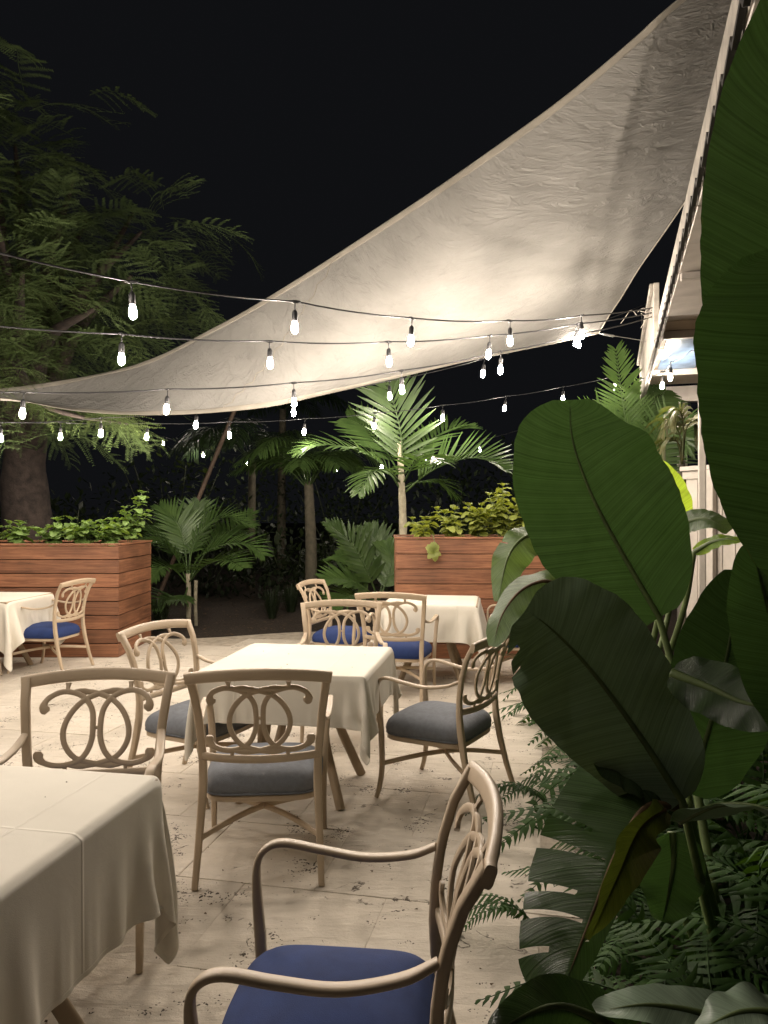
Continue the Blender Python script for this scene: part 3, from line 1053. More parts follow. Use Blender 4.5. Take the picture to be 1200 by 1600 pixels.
# leafy herbs in the planters
def herb_leaf_mesh(k):
    r = random.Random(k)
    b = MB()
    nl = 7
    vs, uvs, fs = [], [], []
    for i in range(nl):
        t = i / (nl - 1)
        w = 0.40 * math.sin(math.pi * min(1, t * 0.93 + 0.07)) ** 0.75 * (1 if i % 2 else 0.9) if 0 < i < nl - 1 else (0.04 if i == 0 else 0.02)
        z = 0.10 * math.sin(t * math.pi) - 0.25 * t * t
        for jx, sx in enumerate((-1, -0.5, 0, 0.5, 1)):
            vs.append((sx * w, t, z + 0.13 * abs(sx) * w * 2 * (1 - t) - (0.06 if abs(sx) == 1 and i % 2 else 0) + r.uniform(-0.02, 0.02)))
            uvs.append((0.5 + sx * 0.5, t))
    for i in range(nl - 1):
        for j in range(4):
            fs.append((i * 5 + j, i * 5 + j + 1, (i + 1) * 5 + j + 1, (i + 1) * 5 + j))
    b.add(vs, fs, uvs)
    return b


def leaf_set(mat):
    out = []
    for k in range(4):
        me = herb_leaf_mesh(k).mesh('leaf')
        me.materials.append(MATS[mat])
        out.append(me)
    return out


HERB = leaf_set('herb_leaf')
HERBY = leaf_set('herb_leaf_yellow')


def frame_mat(p, d, up, s):
    """matrix whose +Y runs along d and +Z leans to up"""
    y = d.normalized()
    x = y.cross(up)
    if x.length < 1e-4:
        x = y.orthogonal()
    x.normalize()
    z = x.cross(y)
    m = Matrix((x, y, z)).transposed().to_4x4()
    return Matrix.Translation(p) @ m @ Matrix.Scale(s, 4)


def herb(pos, height, spread, nst, meshes, label, grp, seed, lean=(0, 0), lsize=0.105, trail=False):
    r = random.Random(seed)
    root = empty('leafy_herb', pos)
    for k in range(nst):
        az = 2 * math.pi * (k + r.random() * 0.8) / nst
        sp = spread * r.uniform(0.35, 1.0)
        hh = height * r.uniform(0.6, 1.1)
        if k == 0:
            sp, hh = spread * 0.15, height * 1.1
        e = Vector((math.cos(az) * sp + lean[0], math.sin(az) * sp + lean[1], hh))
        q = cr([(0, 0, -0.02), (e.x * 0.35, e.y * 0.35, hh * 0.55), (e.x, e.y, e.z)], 8)
        b = MB()
        b.sweep(q, [0.006 - 0.0004 * i for i in range(8)], [0.006 - 0.0004 * i for i in range(8)], (1, 0, 0), sec=5)
        b.build('stem', 'stem_green', root)
        nn = max(3, int(hh / 0.055))
        for i in range(1, nn + 1):
            t = 0.25 + 0.75 * i / nn
            ii = min(6, int(t * 7))
            p = Vector(q[ii]).lerp(Vector(q[ii + 1]), t * 7 - ii)
            a0 = i * 1.57 + r.random()
            for s in (0, 1):
                a = a0 + math.pi * s + r.uniform(-0.4, 0.4)
                el = r.uniform(-0.25, 0.5) if i < nn else r.uniform(0.3, 0.9)
                d = Vector((math.cos(a) * math.cos(el), math.sin(a) * math.cos(el), math.sin(el)))
                sz = lsize * r.uniform(0.65, 1.15) * (1.0 if i < nn else 0.7)
                obj('leaf', r.choice(meshes), None, root, frame_mat(p, d, Vector((0, 0, 1)) + Vector((r.uniform(-.4, .4), r.uniform(-.4, .4), 0)), sz))
        if True:
            for s in range(3):
                a = s * 2.1 + r.random()
                d = Vector((math.cos(a) * 0.7, math.sin(a) * 0.7, 0.7))
                obj('leaf', r.choice(meshes), None, root, frame_mat(Vector(q[7]), d, Vector((0, 0, 1)), lsize * r.uniform(0.4, 0.65)))
    return tag(root, label, 'plant', grp)


PZ1, PZ2 = 1.13, 1.20
gp1 = 'leafy herbs in the planter by the big tree'
herbs1 = [(-4.55, 8.72, 0.36, 0.24), (-4.12, 8.66, 0.30, 0.24), (-3.78, 8.80, 0.34, 0.25), (-3.42, 8.68, 0.30, 0.22), (-3.12, 8.72, 0.33, 0.20)]
hl = ['leafy green herb at the picture edge in the planter by the big tree', 'low leafy herb, second from the picture edge in the planter by the big tree',
      'bushy herb in the middle of the planter by the big tree', 'herb fourth from the picture edge in the planter by the big tree', 'herb at the corner of the planter by the big tree']
for i, (x, y, h, s) in enumerate(herbs1):
    herb((x, y, PZ1), h, s, 9, HERB, hl[i], gp1, 20 + i, lsize=0.13)
herb((-2.98, 8.95, PZ1), 0.62, 0.20, 4, HERB, 'tall straggling herb leaning over the planter corner by the small palm', gp1, 31, lean=(0.13, 0.0), lsize=0.12)
gp2 = 'yellow green herbs in the planter behind the rear table'
herbs2 = [(0.42, 8.52, 0.28, 0.2), (0.76, 8.58, 0.38, 0.2), (1.06, 8.54, 0.42, 0.2), (1.30, 8.6, 0.62, 0.2), (1.52, 8.56, 0.48, 0.2), (1.72, 8.6, 0.62, 0.2)]
hl2 = ['low yellow green herb spilling over the corner of the rear planter', 'yellow green herb, second from the corner in the rear planter', 'yellow green herb in the middle of the rear planter',
       'tallest upright yellow green herb of the rear planter', 'yellow green herb beside the tallest one in the rear planter', 'upright herb against the big banana leaf in the rear planter']
for i, (x, y, h, s) in enumerate(herbs2):
    herb((x, y, PZ2), h, s, 7, HERBY, hl2[i], gp2, 50 + i, lean=(0, -0.05), lsize=0.125)
# a trailing shoot over the planter front
root = empty('leafy_herb', (0.52, 8.30, 1.32))
b = MB(); b.sweep(cr([(0, 0.08, 0.02), (0.01, -0.03, 0.02), (0.03, -0.055, -0.10), (0.02, -0.06, -0.16)], 10), 0.004, 0.004, (1, 0, 0), sec=5)
b.build('stem', 'stem_green', root)
rr = random.Random(4)
for k in range(12):
    a = rr.uniform(0, 6.28)
    d = Vector((math.cos(a) * 0.7, -0.35, math.sin(a) * 0.7))
    obj('leaf', rr.choice(HERBY), None, root, frame_mat(Vector((0.02, -0.06, -0.16)), d, Vector((0, -1, 0.4)), rr.uniform(0.08, 0.12)))
tag(root, 'small herb shoot hanging down over the front of the rear planter', 'plant', gp2)

# ------------------------------------------------------------------ palms


def frond_mesh(rachis, ll, npair, up=(0, 0, 1), vee=0.35, droop=0.25, lw=0.045, start=0.16, fwd=0.75, seed=0, stalk=0.014):
    """one feather leaf: a rib and two combs of leaflets"""
    r = random.Random(seed)
    q = [Vector(p) for p in cr(rachis, 26)]
    b = MB()
    n = len(q)
    b.sweep(q, [stalk * (1 - 0.85 * i / (n - 1)) for i in range(n)], [stalk * (1 - 0.85 * i / (n - 1)) for i in range(n)], (0.3, 0.2, 1), sec=5)
    up = Vector(up)
    for k in range(npair):
        t = start + (1 - start) * (k + 0.5) / npair
        f = t * (n - 1)
        i = min(n - 2, int(f))
        p = q[i].lerp(q[i + 1], f - i)
        tg = (q[i + 1] - q[i]).normalized()
        sd = tg.cross(up)
        if sd.length < 1e-3:
            sd = tg.orthogonal()
        sd.normalize()
        nu = sd.cross(tg).normalized()
        tt = (t - start) / (1 - start)
        l0 = ll * (0.45 + 0.75 * math.sin(math.pi * min(1, tt * 0.78 + 0.16))) * (1 - 0.45 * tt ** 3)
        for s in (-1, 1):
            l = l0 * r.uniform(0.85, 1.1)
            fw = fwd * (0.7 + 0.9 * tt) * r.uniform(0.85, 1.15)
            d = (sd * s + tg * fw + nu * (vee + r.uniform(-0.12, 0.12))).normalized()
            wv = d.cross(nu).normalized()
            pts = []
            dd = d.copy()
            pos = p.copy()
            segs = 4
            for j in range(segs + 1):
                pts.append(pos.copy())
                pos = pos + dd * (l / segs)
                dd = (dd + Vector((0, 0, -1)) * droop * r.uniform(0.25, 0.5)).normalized()
            vs, uvs, fs = [], [], []
            ws = [0.35, 0.95, 1.0, 0.7, 0.06]
            for j, c in enumerate(pts):
                h = lw * 0.5 * ws[j]
                vs += [c - wv * h, c + nu * (-0.25 * h), c + wv * h]
                uvs += [(0.2, j / segs), (0.5, j / segs), (0.8, j / segs)]
            for j in range(segs):
                a = j * 3
                fs += [(a, a + 1, a + 4, a + 3), (a + 1, a + 2, a + 5, a + 4)]
            b.add(vs, fs, uvs)
    return b


def trunk(root, pts, r0, r1, mat, rings=0.0):
    q = cr(pts, 24)
    b = MB()
    rad = []
    for i in range(24):
        rr_ = r0 + (r1 - r0) * i / 23
        rad.append(rr_ * (1 + (rings if i % 3 == 0 else 0)))
    b.sweep(q, rad, rad, (1, 0, 0), sec=12)
    return b.build('trunk', mat, root)


def palm(base, label, grp=None, cat='palm'):
    root = empty('palm_tree', base)
    tag(root, label, cat, grp)
    return root


def add_frond(root, pts, ll, npair, mat='palm_leaf', **kw):
    o = Vector(root.location)
    b = frond_mesh([Vector(p) - o for p in pts], ll, npair, **kw)
    return b.build('frond', mat, root)


# tall feather palm behind the rear planter
D = 9.75
pm = palm((at(630, 0, D).x, D, 0), 'slender palm with pale trunk and broad fronds standing behind the rear planter')
o = Vector(pm.location)
trunk(pm, [Vector((0, 0, 0)), at(630, 840, D) - o, at(627, 745, D) - o, at(624, 690, D) - o], 0.060, 0.032, 'palm_trunk', 0.10)
add_frond(pm, [at(626, 735, D), at(628, 690, D - .05), at(618, 640, D - .15), at(604, 598, D - .35)], 0.60, 16, up=(0, -1, 0.15), vee=-0.05, droop=0.14, lw=0.052, start=0.1, fwd=0.85, seed=1)
add_frond(pm, [at(628, 768, D), at(600, 728, D - .1), at(555, 702, D - .25), at(500, 695, D - .4), at(462, 708, D - .5)], 0.42, 26, up=(0, -0.35, 1), vee=0.25, droop=0.3, lw=0.045, seed=2)
add_frond(pm, [at(632, 770, D), at(665, 742, D - .1), at(705, 722, D - .2), at(750, 716, D - .35), at(792, 735, D - .45)], 0.46, 26, up=(0, -0.5, 1), vee=0.5, droop=0.05, lw=0.05, seed=3)
add_frond(pm, [at(632, 740, D), at(660, 700, D + .2), at(700, 672, D + .4), at(742, 668, D + .5)], 0.40, 20, up=(0, -0.4, 1), vee=0.3, droop=0.15, lw=0.045, seed=4)
add_frond(pm, [at(627, 745, D), at(600, 700, D + .3), at(570, 668, D + .5), at(545, 655, D + .55)], 0.45, 18, up=(0.1, -0.6, 0.6), vee=0.2, droop=0.15, lw=0.055, seed=5)
add_frond(pm, [at(630, 755, D), at(650, 722, D - .4), at(672, 712, D - .8), at(690, 722, D - 1.1)], 0.42, 18, up=(0, 0, 1), vee=0.1, droop=0.3, lw=0.05, seed=6)
add_frond(pm, [at(627, 755, D), at(605, 735, D - .3), at(580, 740, D - .6), at(560, 770, D - .75)], 0.36, 16, up=(0, -0.2, 1), vee=0.1, droop=0.4, lw=0.045, seed=7)
add_frond(pm, [at(631, 762, D), at(660, 752, D + .3), at(690, 755, D + .45), at(712, 775, D + .5)], 0.36, 16, up=(0, 0, 1), vee=0.1, droop=0.4, lw=0.045, seed=8)

# second palm with a mop of drooping leaves
D = 12.6
pm = palm((at(485, 0, D).x, D, 0), 'palm with brown trunk and a drooping mop of fronds, between the two planters')
o = Vector(pm.location)
trunk(pm, [Vector((0, 0, 0)), at(486, 860, D) - o, at(484, 800, D) - o, at(482, 752, D) - o], 0.105, 0.07, 'palm_trunk_brown', 0.05)
r_ = random.Random(12)
c0 = at(482, 765, D)
for k in range(13):
    az = 2 * math.pi * k / 13 + r_.uniform(-0.2, 0.2)
    ln = r_.uniform(1.0, 1.35)
    dx, dy = math.cos(az), math.sin(az)
    up_ = r_.uniform(0.45, 0.8)
    pts = [c0, c0 + Vector((dx * 0.28 * ln, dy * 0.28 * ln, up_ * 0.75)), c0 + Vector((dx * 0.62 * ln, dy * 0.62 * ln, up_)), c0 + Vector((dx * 0.95 * ln, dy * 0.95 * ln, up_ * 0.62))]
    add_frond(pm, pts, 0.48, 26, 'palm_leaf', vee=0.0, droop=0.75, lw=0.03, seed=30 + k, start=0.25)

# a darker palm farther back
D = 15.5
pm = palm((at(392, 0, D).x, D, 0), 'dark palm far back, its fronds hanging above the leaning pole')
o = Vector(pm.location)
trunk(pm, [Vector((0, 0, 0)), at(393, 840, D) - o, at(394, 720, D) - o], 0.10, 0.07, 'palm_trunk_brown')
c0 = at(394, 722, D)
for k in range(12):
    az = 2 * math.pi * k / 12 + r_.uniform(-0.2, 0.2)
    dx, dy = math.cos(az), math.sin(az)
    up_ = r_.uniform(0.4, 0.8)
    pts = [c0, c0 + Vector((dx * 0.5, dy * 0.5, up_ * 0.8)), c0 + Vector((dx * 1.1, dy * 1.1, up_)), c0 + Vector((dx * 1.7, dy * 1.7, up_ * 0.3))]
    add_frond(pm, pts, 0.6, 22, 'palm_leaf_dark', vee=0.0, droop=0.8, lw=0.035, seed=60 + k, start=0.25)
D = 19.0
pm = palm((at(440, 0, D).x, D, 0), 'tall dim palm whose fronds show just below the shade sail')
o = Vector(pm.location)
trunk(pm, [Vector((0, 0, 0)), at(440, 760, D) - o, at(442, 640, D) - o], 0.12, 0.08, 'palm_trunk_brown')
c0 = at(442, 642, D)
for k in range(12):
    az = 2 * math.pi * k / 12 + r_.uniform(-0.2, 0.2)
    dx, dy = math.cos(az), math.sin(az)
    up_ = r_.uniform(0.3, 0.7)
    pts = [c0, c0 + Vector((dx * 0.5, dy * 0.5, up_ * 0.8)), c0 + Vector((dx * 1.1, dy * 1.1, up_)), c0 + Vector((dx * 1.7, dy * 1.7, up_ * 0.3))]
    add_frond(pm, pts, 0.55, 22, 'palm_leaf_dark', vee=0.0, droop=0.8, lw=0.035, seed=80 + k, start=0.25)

# bushy small palm beside the left planter
D = 10.9
base = Vector((at(294, 0, D).x, D, -0.02))
pm = palm(base, 'small bushy palm with arching fronds beside the corner of the planter by the big tree')
o = Vector(pm.location)
b = MB(); b.sweep(cr([(0, 0, 0), (0.01, 0, 0.35), (0.0, 0, 0.75)], 10), [0.035] * 10, [0.035] * 10, (1, 0, 0), sec=8)
b.build('trunk', 'palm_trunk', pm)
b = MB(); b.sweep(cr([(0.1, 0.05, 0), (0.09, 0.05, 0.35), (0.10, 0.05, 0.65)], 10), [0.026] * 10, [0.026] * 10, (1, 0, 0), sec=8)
b.build('trunk', 'palm_trunk', pm)
specs_f = [([(295, 905), (300, 860), (320, 825), (350, 808), (398, 822)], 0), ([(296, 905), (310, 872), (345, 852), (385, 850), (412, 868)], -.3),
           ([(293, 905), (288, 850), (275, 815), (250, 792)], .1), ([(294, 905), (298, 850), (305, 815), (312, 785)], .3), ([(292, 908), (275, 870), (255, 850), (232, 850)], -.3),
           ([(292, 912), (272, 890), (252, 888), (234, 905)], -.5), ([(295, 910), (318, 885), (350, 875), (380, 888)], -.8), ([(294, 915), (285, 935), (262, 938), (240, 950)], -.4),
           ([(296, 905), (280, 860), (262, 835), (240, 822)], .6), ([(297, 905), (330, 850), (360, 830), (395, 800)], .6)]
for k, (pl, dd) in enumerate(specs_f):
    pts = [at(x, y, D + dd * i / (len(pl) - 1) * 1.3) for i, (x, y) in enumerate(pl)]
    add_frond(pm, pts, 0.40, 26, 'palm_leaf', up=(0, -0.35, 1), vee=0.3, droop=0.18, lw=0.036, seed=100 + k, start=0.22)

# low palm beside the rear planter
D = 9.9
base = Vector((at(600, 0, D).x, D, -0.02))
pm = palm(base, 'low broad-leaved palm sprouting from the ground beside the rear planter')
for k, (pl, dd) in enumerate([([(590, 935), (575, 895), (550, 850), (512, 818)], -.1), ([(590, 938), (565, 915), (535, 905), (505, 905)], -.3), ([(592, 935), (600, 890), (590, 850), (570, 825)], .4),
                              ([(590, 940), (560, 930), (540, 932), (520, 945)], -.5), ([(592, 935), (570, 890), (545, 870), (520, 872)], .5), ([(592, 938), (605, 905), (612, 875), (605, 850)], .1)]):
    pts = [at(x, y, D + dd * i / 3) for i, (x, y) in enumerate(pl)]
    add_frond(pm, pts, 0.34, 17, 'palm_leaf', up=(0, -0.6, 1), vee=0.25, droop=0.15, lw=0.06, seed=130 + k, start=0.2, fwd=0.9)

# palm by the building
D = 9.6
base = Vector((at(1010, 0, D).x, D, -0.02))
pm = palm(base, 'tall palm with long fine fronds standing beside the white building')
o = Vector(pm.location)
trunk(pm, [Vector((0, 0, 0)), at(1008, 860, D) - o, at(1000, 790, D) - o], 0.09, 0.06, 'palm_trunk_brown')
for k, (pl, dd, l) in enumerate([([(1000, 790), (985, 700), (972, 620), (962, 545)], -.3, .42), ([(1000, 790), (970, 720), (945, 670), (905, 650)], -.2, .5), ([(1002, 790), (1010, 700), (1015, 640), (1040, 610)], .3, .5),
                              ([(1002, 790), (1025, 720), (1050, 680), (1085, 690)], -.4, .5), ([(1000, 790), (990, 720), (1000, 660), (1005, 610)], .3, .5), ([(1000, 790), (960, 730), (925, 720), (890, 750)], .3, .5),
                              ([(1000, 790), (980, 730), (955, 690), (930, 690)], -.8, .45)]):
    pts = [at(x, y, D + dd * i / 3) for i, (x, y) in enumerate(pl)]
    add_frond(pm, pts, l, 34, 'palm_leaf', up=(0.05, -0.8, 0.4), vee=0.12, droop=0.28 if k else 0.06, lw=0.034, seed=150 + k, start=0.15, fwd=0.65)
D = 8.2
base = Vector((at(1068, 0, D).x, D, -0.02))
pm = palm(base, 'strap-leaved palm with bronze drooping leaves before the white post')
o = Vector(pm.location)
b = MB(); b.sweep(cr([(0, 0, 0), (0.02, 0, 0.9), at(1066, 720, D) - o], 10), [0.03] * 10, [0.03] * 10, (1, 0, 0), sec=8)
b.build('trunk', 'palm_trunk_brown', pm)
for k, pl in enumerate([[(1066, 720), (1062, 680), (1045, 655), (1030, 690)], [(1066, 720), (1072, 670), (1085, 655), (1095, 690)], [(1066, 725), (1058, 690), (1040, 690), (1025, 735)], [(1066, 720), (1068, 665), (1060, 640), (1048, 660)]]):
    pts = [at(x, y, D - 0.08 * k) for x, y in pl]
    add_frond(pm, pts, 0.34, 11, 'banana_leaf_dry', vee=0.0, droop=0.9, lw=0.04, seed=170 + k, start=0.3)

# ------------------------------------------------------------------ the big feathery tree on the left


def tree_leaf_mesh(seed):
    r = random.Random(seed)
    b = MB()
    n = 10
    q = cr([(0, 0, 0), (0.03, 0.35, 0.05), (-0.02, 0.72, -0.05), (0.02, 1.0, -0.24)], n + 2)
    b.sweep(q, 0.004, 0.003, (0, 0, 1), sec=4)
    for k in range(1, n + 2):
        p = Vector(q[min(k, n + 1)])
        t = k / (n + 1)
        for s in (-1, 1):
            if r.random() < 0.08:
                continue
            ln = 0.36 * (0.55 + 0.55 * math.sin(math.pi * min(1, t * 0.8 + 0.15))) * r.uniform(0.75, 1.15)
            d = Vector((s * 1.0, 0.45 + 0.6 * t + r.uniform(-.2, .2), r.uniform(-0.25, 0.25))).normalized()
            m = 17
            dr = r.uniform(0.08, 0.45)
            sd = d.cross(Vector((0, 0, 1))).normalized()
            for j in range(1, m + 1):
                c = p + d * (ln * j / m) + Vector((0, 0, -dr * (j / m) ** 2 * ln))
                lw, lh = ln / m * 0.26, 0.030 * (1 - 0.45 * abs(j / m - 0.35))
                for s2 in (-1, 1):
                    e = c + sd * s2 * lh + d * lh * 0.45 + Vector((0, 0, r.uniform(-0.014, 0.002)))
                    b.add([c - d * lw, c + d * lw, e + d * lw * 0.5, e - d * lw * 0.5], [(0, 1, 2, 3)])
    return b.mesh('leaf', smooth=False)


TL = [tree_leaf_mesh(s) for s in range(7)]
for m_ in TL:
    m_.materials.append(MATS['tree_leaf'])
D = 11.2
tb = Vector((at(42, 0, D).x, D, -0.05))
tree = tag(empty('flame_tree', tb), 'huge feathery tree with thick trunk spreading over the far planter and table', 'tree')
q = cr([(0, 0, 0), (0.05, 0, 1.0), (-0.02, -0.05, 2.2), (0.12, -0.15, 3.0)], 20)
b = MB()
rad = [0.42 - 0.009 * i + 0.03 * mnoise.noise(Vector((i * 0.4, 3, 0))) for i in range(20)]
b.sweep(q, rad, rad, (1, 0, 0), sec=20)
b.build('trunk', 'bark', tree)
r_ = random.Random(77)
limb_ends = []
fork = Vector(q[-1])
for tgt in [(1.3, -0.6, 5.0), (2.3, -1.6, 4.6), (0.3, -2.2, 5.2), (-1.2, -1.0, 5.8), (0.8, 0.8, 6.2), (1.9, -0.3, 5.9), (1.6, -3.0, 4.2), (0.7, -2.6, 3.2), (-0.6, -3.2, 4.4), (2.3, -1.2, 5.3), (-0.4, -0.4, 6.9), (1.1, -2.6, 5.0), (2.1, -2.3, 4.0), (0.0, -2.8, 3.7), (0.8, -1.5, 6.3), (1.5, -1.4, 5.9), (0.2, -2.0, 6.0), (0.6, -3.4, 5.2), (1.3, -3.2, 4.6), (0.9, -2.4, 6.6), (0.0, -1.0, 7.6)]:
    e = Vector(tgt) + Vector((-0.25, 0, 0))
    m_ = fork.lerp(e, 0.5) + Vector((r_.uniform(-.2, .2), r_.uniform(-.2, .2), 0.25))
    ql = cr([fork - Vector((0, 0, 0.4)), m_, e], 14)
    b = MB()
    rl = [0.17 * (1 - 0.88 * i / 13) for i in range(14)]
    b.sweep(ql, rl, rl, (1, 0, 0), sec=9)
    b.build('limb', 'bark', tree)
    limb_ends.append([Vector(p) for p in ql])
for li, ql in enumerate(limb_ends):
    for k in range(36):
        p = ql[r_.randint(5, 13)] + Vector((r_.gauss(0, .55), r_.gauss(0, .55), r_.gauss(0, .42)))
        out = (p - fork)
        out.z *= 0.25
        az = math.atan2(out.y, out.x) + r_.gauss(0, 1.0)
        el = r_.gauss(-0.12, 0.30)
        d = Vector((math.cos(az) * math.cos(el), math.sin(az) * math.cos(el), math.sin(el)))
        obj('leaf', r_.choice(TL), None, tree, frame_mat(p, d, Vector((r_.uniform(-.5, .5), r_.uniform(-.8, .3), 1)), r_.uniform(0.5, 1.0)))
# the low branch lit from the bulbs just under the sail
oo = Vector(tree.location)
lowb = [at(20, 560, 9.6) - oo, at(60, 625, 8.9) - oo, at(120, 650, 8.6) - oo, at(200, 662, 8.4) - oo]
b = MB(); b.sweep(cr([fork] + lowb, 16), [0.07 - 0.004 * i for i in range(16)], [0.07 - 0.004 * i for i in range(16)], (1, 0, 0), sec=7)
b.build('limb', 'bark', tree)
for k in range(18):
    t = r_.random()
    px, py = 0 + t * 200, 622 + 32 * t
    p = at(px, py, 8.9 - 0.5 * t) - oo + Vector((0, r_.gauss(0, 0.3), r_.gauss(0, 0.05)))
    az = r_.gauss(-0.2, 0.6)
    d = Vector((math.cos(az), math.sin(az), r_.uniform(-0.45, -0.05)))
    obj('leaf', r_.choice(TL), None, tree, frame_mat(p, d, Vector((r_.uniform(-.4, .4), -0.5, 1)), r_.uniform(0.5, 0.85)))

# ------------------------------------------------------------------ background shrubs, grass, pole


def shrub(pos, w, h, nleaf, size, label, seed, grp='dark shrubs at the back of the garden', mat='shrub_leaf'):
    r = random.Random(seed)
    root = empty('shrub', pos)
    b = MB()
    for k in range(6):
        a = k * 1.05
        b.sweep(cr([(0, 0, 0), (math.cos(a) * w * 0.15, math.sin(a) * w * 0.15, h * 0.4), (math.cos(a) * w * 0.3, math.sin(a) * w * 0.3, h * 0.8)], 6), 0.012, 0.012, (1, 0, 0), sec=4)
    b.build('stem', 'stem_dark', root)
    b = MB()
    lobes = [(r.gauss(0, w * .25), r.gauss(0, w * .2), r.uniform(0.25, 0.85) * h, r.uniform(.2, .36) * w) for _ in range(9)]
    for k in range(nleaf):
        lx, ly, lz, lr = r.choice(lobes)
        v = Vector((r.gauss(0, 1), r.gauss(0, 1), r.gauss(0, 0.8))).normalized() * lr * r.uniform(0.5, 1.05)
        p = Vector((lx, ly, max(0.04, lz + v.z)))
        p.x += v.x; p.y += v.y
        d = (v + Vector((r.gauss(0, .5), r.gauss(0, .5), r.gauss(-0.1, .5)))).normalized()
        sd = d.cross(Vector((r.gauss(0, .3), r.gauss(0, .3), 1))).normalized()
        l = size * r.uniform(0.7, 1.3)
        b.add([p, p + d * l * .5 + sd * l * .22, p + d * l, p + d * l * .5 - sd * l * .22], [(0, 1, 2, 3)])
    b.build('foliage', mat, root, smooth=False)
    return tag(root, label, 'shrub', grp)


shr = [(-3.4, 14.6, 2.6, 1.5, 'dim shrub behind the small bushy palm'), (-1.7, 13.9, 1.8, 1.15, 'dim broad-leaved shrub just behind the brown palm trunk'), (-0.6, 14.2, 1.6, 1.1, 'dim shrub between the brown palm trunk and the low palm'),
       (0.8, 14.8, 2.2, 1.4, 'dim shrub behind the low palm and rear planter'), (-5.8, 14.2, 3.0, 2.0, 'dim shrub behind the thick tree trunk'), (2.6, 15, 2.6, 1.9, 'dim shrub behind the rear planter near the building'),
       (-4.7, 17, 3.6, 3.2, 'tall dark shrub seen over the planter by the big tree'), (-1.0, 18, 3.6, 2.8, 'tall dark shrub farthest back between the palms'), (2.2, 18, 3.6, 2.8, 'tall dark shrub farthest back behind the slender palm')]
for i, (x, y, w, h, lb) in enumerate(shr):
    shrub((x, y, 0.05), w, h, 900 if h < 2 else 1500, 0.16, lb, 200 + i)

for i, (px, py, d_, lb) in enumerate([(425, 965, 11.6, 'dim grass clump on the mulch near the brown palm trunk'), (455, 955, 12.2, 'smaller dim grass clump against the brown palm trunk'), (250, 985, 10.4, 'dim grass clump at the foot of the small bushy palm')]):
    r = random.Random(300 + i)
    p0 = Vector((at(px, 0, d_).x, d_, 0.0))
    root = empty('grass_clump', p0)
    b = MB()
    for k in range(170):
        a = r.uniform(0, 6.28); l = r.uniform(.3, .62); sp = r.uniform(.05, .4)
        d = Vector((math.cos(a), math.sin(a), 0)); sd = Vector((-math.sin(a), math.cos(a), 0)) * 0.006
        s0 = d * r.uniform(0, .06)
        p1 = s0 + d * sp * .35 + Vector((0, 0, l * .7)); p2 = s0 + d * sp + Vector((0, 0, l * (.95 - sp)))
        b.add([s0 - sd, s0 + sd, p1 + sd * .7, p1 - sd * .7, p2], [(0, 1, 2, 3), (3, 2, 4)])
    b.build('blades', 'shrub_leaf', root, smooth=False)
    tag(root, lb, 'grass', 'grass clumps on the mulch')

pa, pb = at(272, 905, 12.4), at(370, 632, 12.4)
pa.z = 0.0; pa.x = at(238, 0, 12.4).x
b = MB()
npt = 16
b.sweep([pa.lerp(pb, i / 15) for i in range(16)], [0.034 if i % 3 else 0.037 for i in range(16)], [0.034 if i % 3 else 0.037 for i in range(16)], (1, 0, 0), sec=10)
tag(b.build('leaning_pole', 'bamboo'), 'brown wooden pole leaning up to the shade sail behind the small palm', 'pole')

# fallen twigs and leaf crumbs on the mulch and stone
r = random.Random(5)
b = MB()
for k in range(2200):
    x, y = r.uniform(-4.5, 1.5), r.uniform(9.9, 14)
    if y < far_edge(x) + 0.02:
        continue
    a, l = r.uniform(0, 6.28), r.uniform(.02, .06)
    d = Vector((math.cos(a), math.sin(a), r.uniform(-.2, .3))); sd = Vector((-math.sin(a), math.cos(a), 0)) * l * .25
    z = -0.06 + 0.05 * mnoise.noise(Vector((x * .5, y * .5, 0))) + (min(.12, (y - 10.6) * .05) if y > 10.6 else -0.05) + r.uniform(.015, .05)
    p = Vector((x, y, z))
    b.add([p - sd, p + d * l * .5 - sd, p + d * l, p + sd], [(0, 1, 2, 3)])
tag(b.build('leaf_litter', 'dry_brown', smooth=False), 'dry brown leaf litter scattered over the mulch bed', kind='stuff')
b = MB()
for k in range(330):
    x, y = r.uniform(-2.6, 1.0), r.uniform(1.6, 6.5)
    u, v = w2uv(x, y)
    if u > BED_U:
        continue
    a, l = r.uniform(0, 6.28), r.choice([.004, .006, .008, .014])
    d = Vector((math.cos(a), math.sin(a), .1)); sd = Vector((-math.sin(a), math.cos(a), 0)) * l * .4
    p = Vector((x, y, .004))
    b.add([p - sd, p + d * l, p + sd, p + Vector((0, 0, .004))], [(0, 1, 3), (1, 2, 3), (0, 3, 2)])
for (cx, cy, rz_) in ((-1.212, 2.034, -10.5), (-0.46, 4.37, -9.5)):
    for k in range(7):
        x, y = cx + r.uniform(-.34, .36), cy + r.uniform(-.32, .38)
        a, l = r.uniform(0, 6.28), r.choice([.004, .006, .009])
        d = Vector((math.cos(a), math.sin(a), .05)); sd = Vector((-math.sin(a), math.cos(a), 0)) * l * .4
        p = Vector((x, y, .7462))
        b.add([p - sd, p + d * l, p + sd, p + Vector((0, 0, .003))], [(0, 1, 3), (1, 2, 3), (0, 3, 2)])
tag(b.build('leaf_crumbs', 'dry_brown', smooth=False), 'tiny dark bits of leaf scattered over the stone paving', kind='stuff')

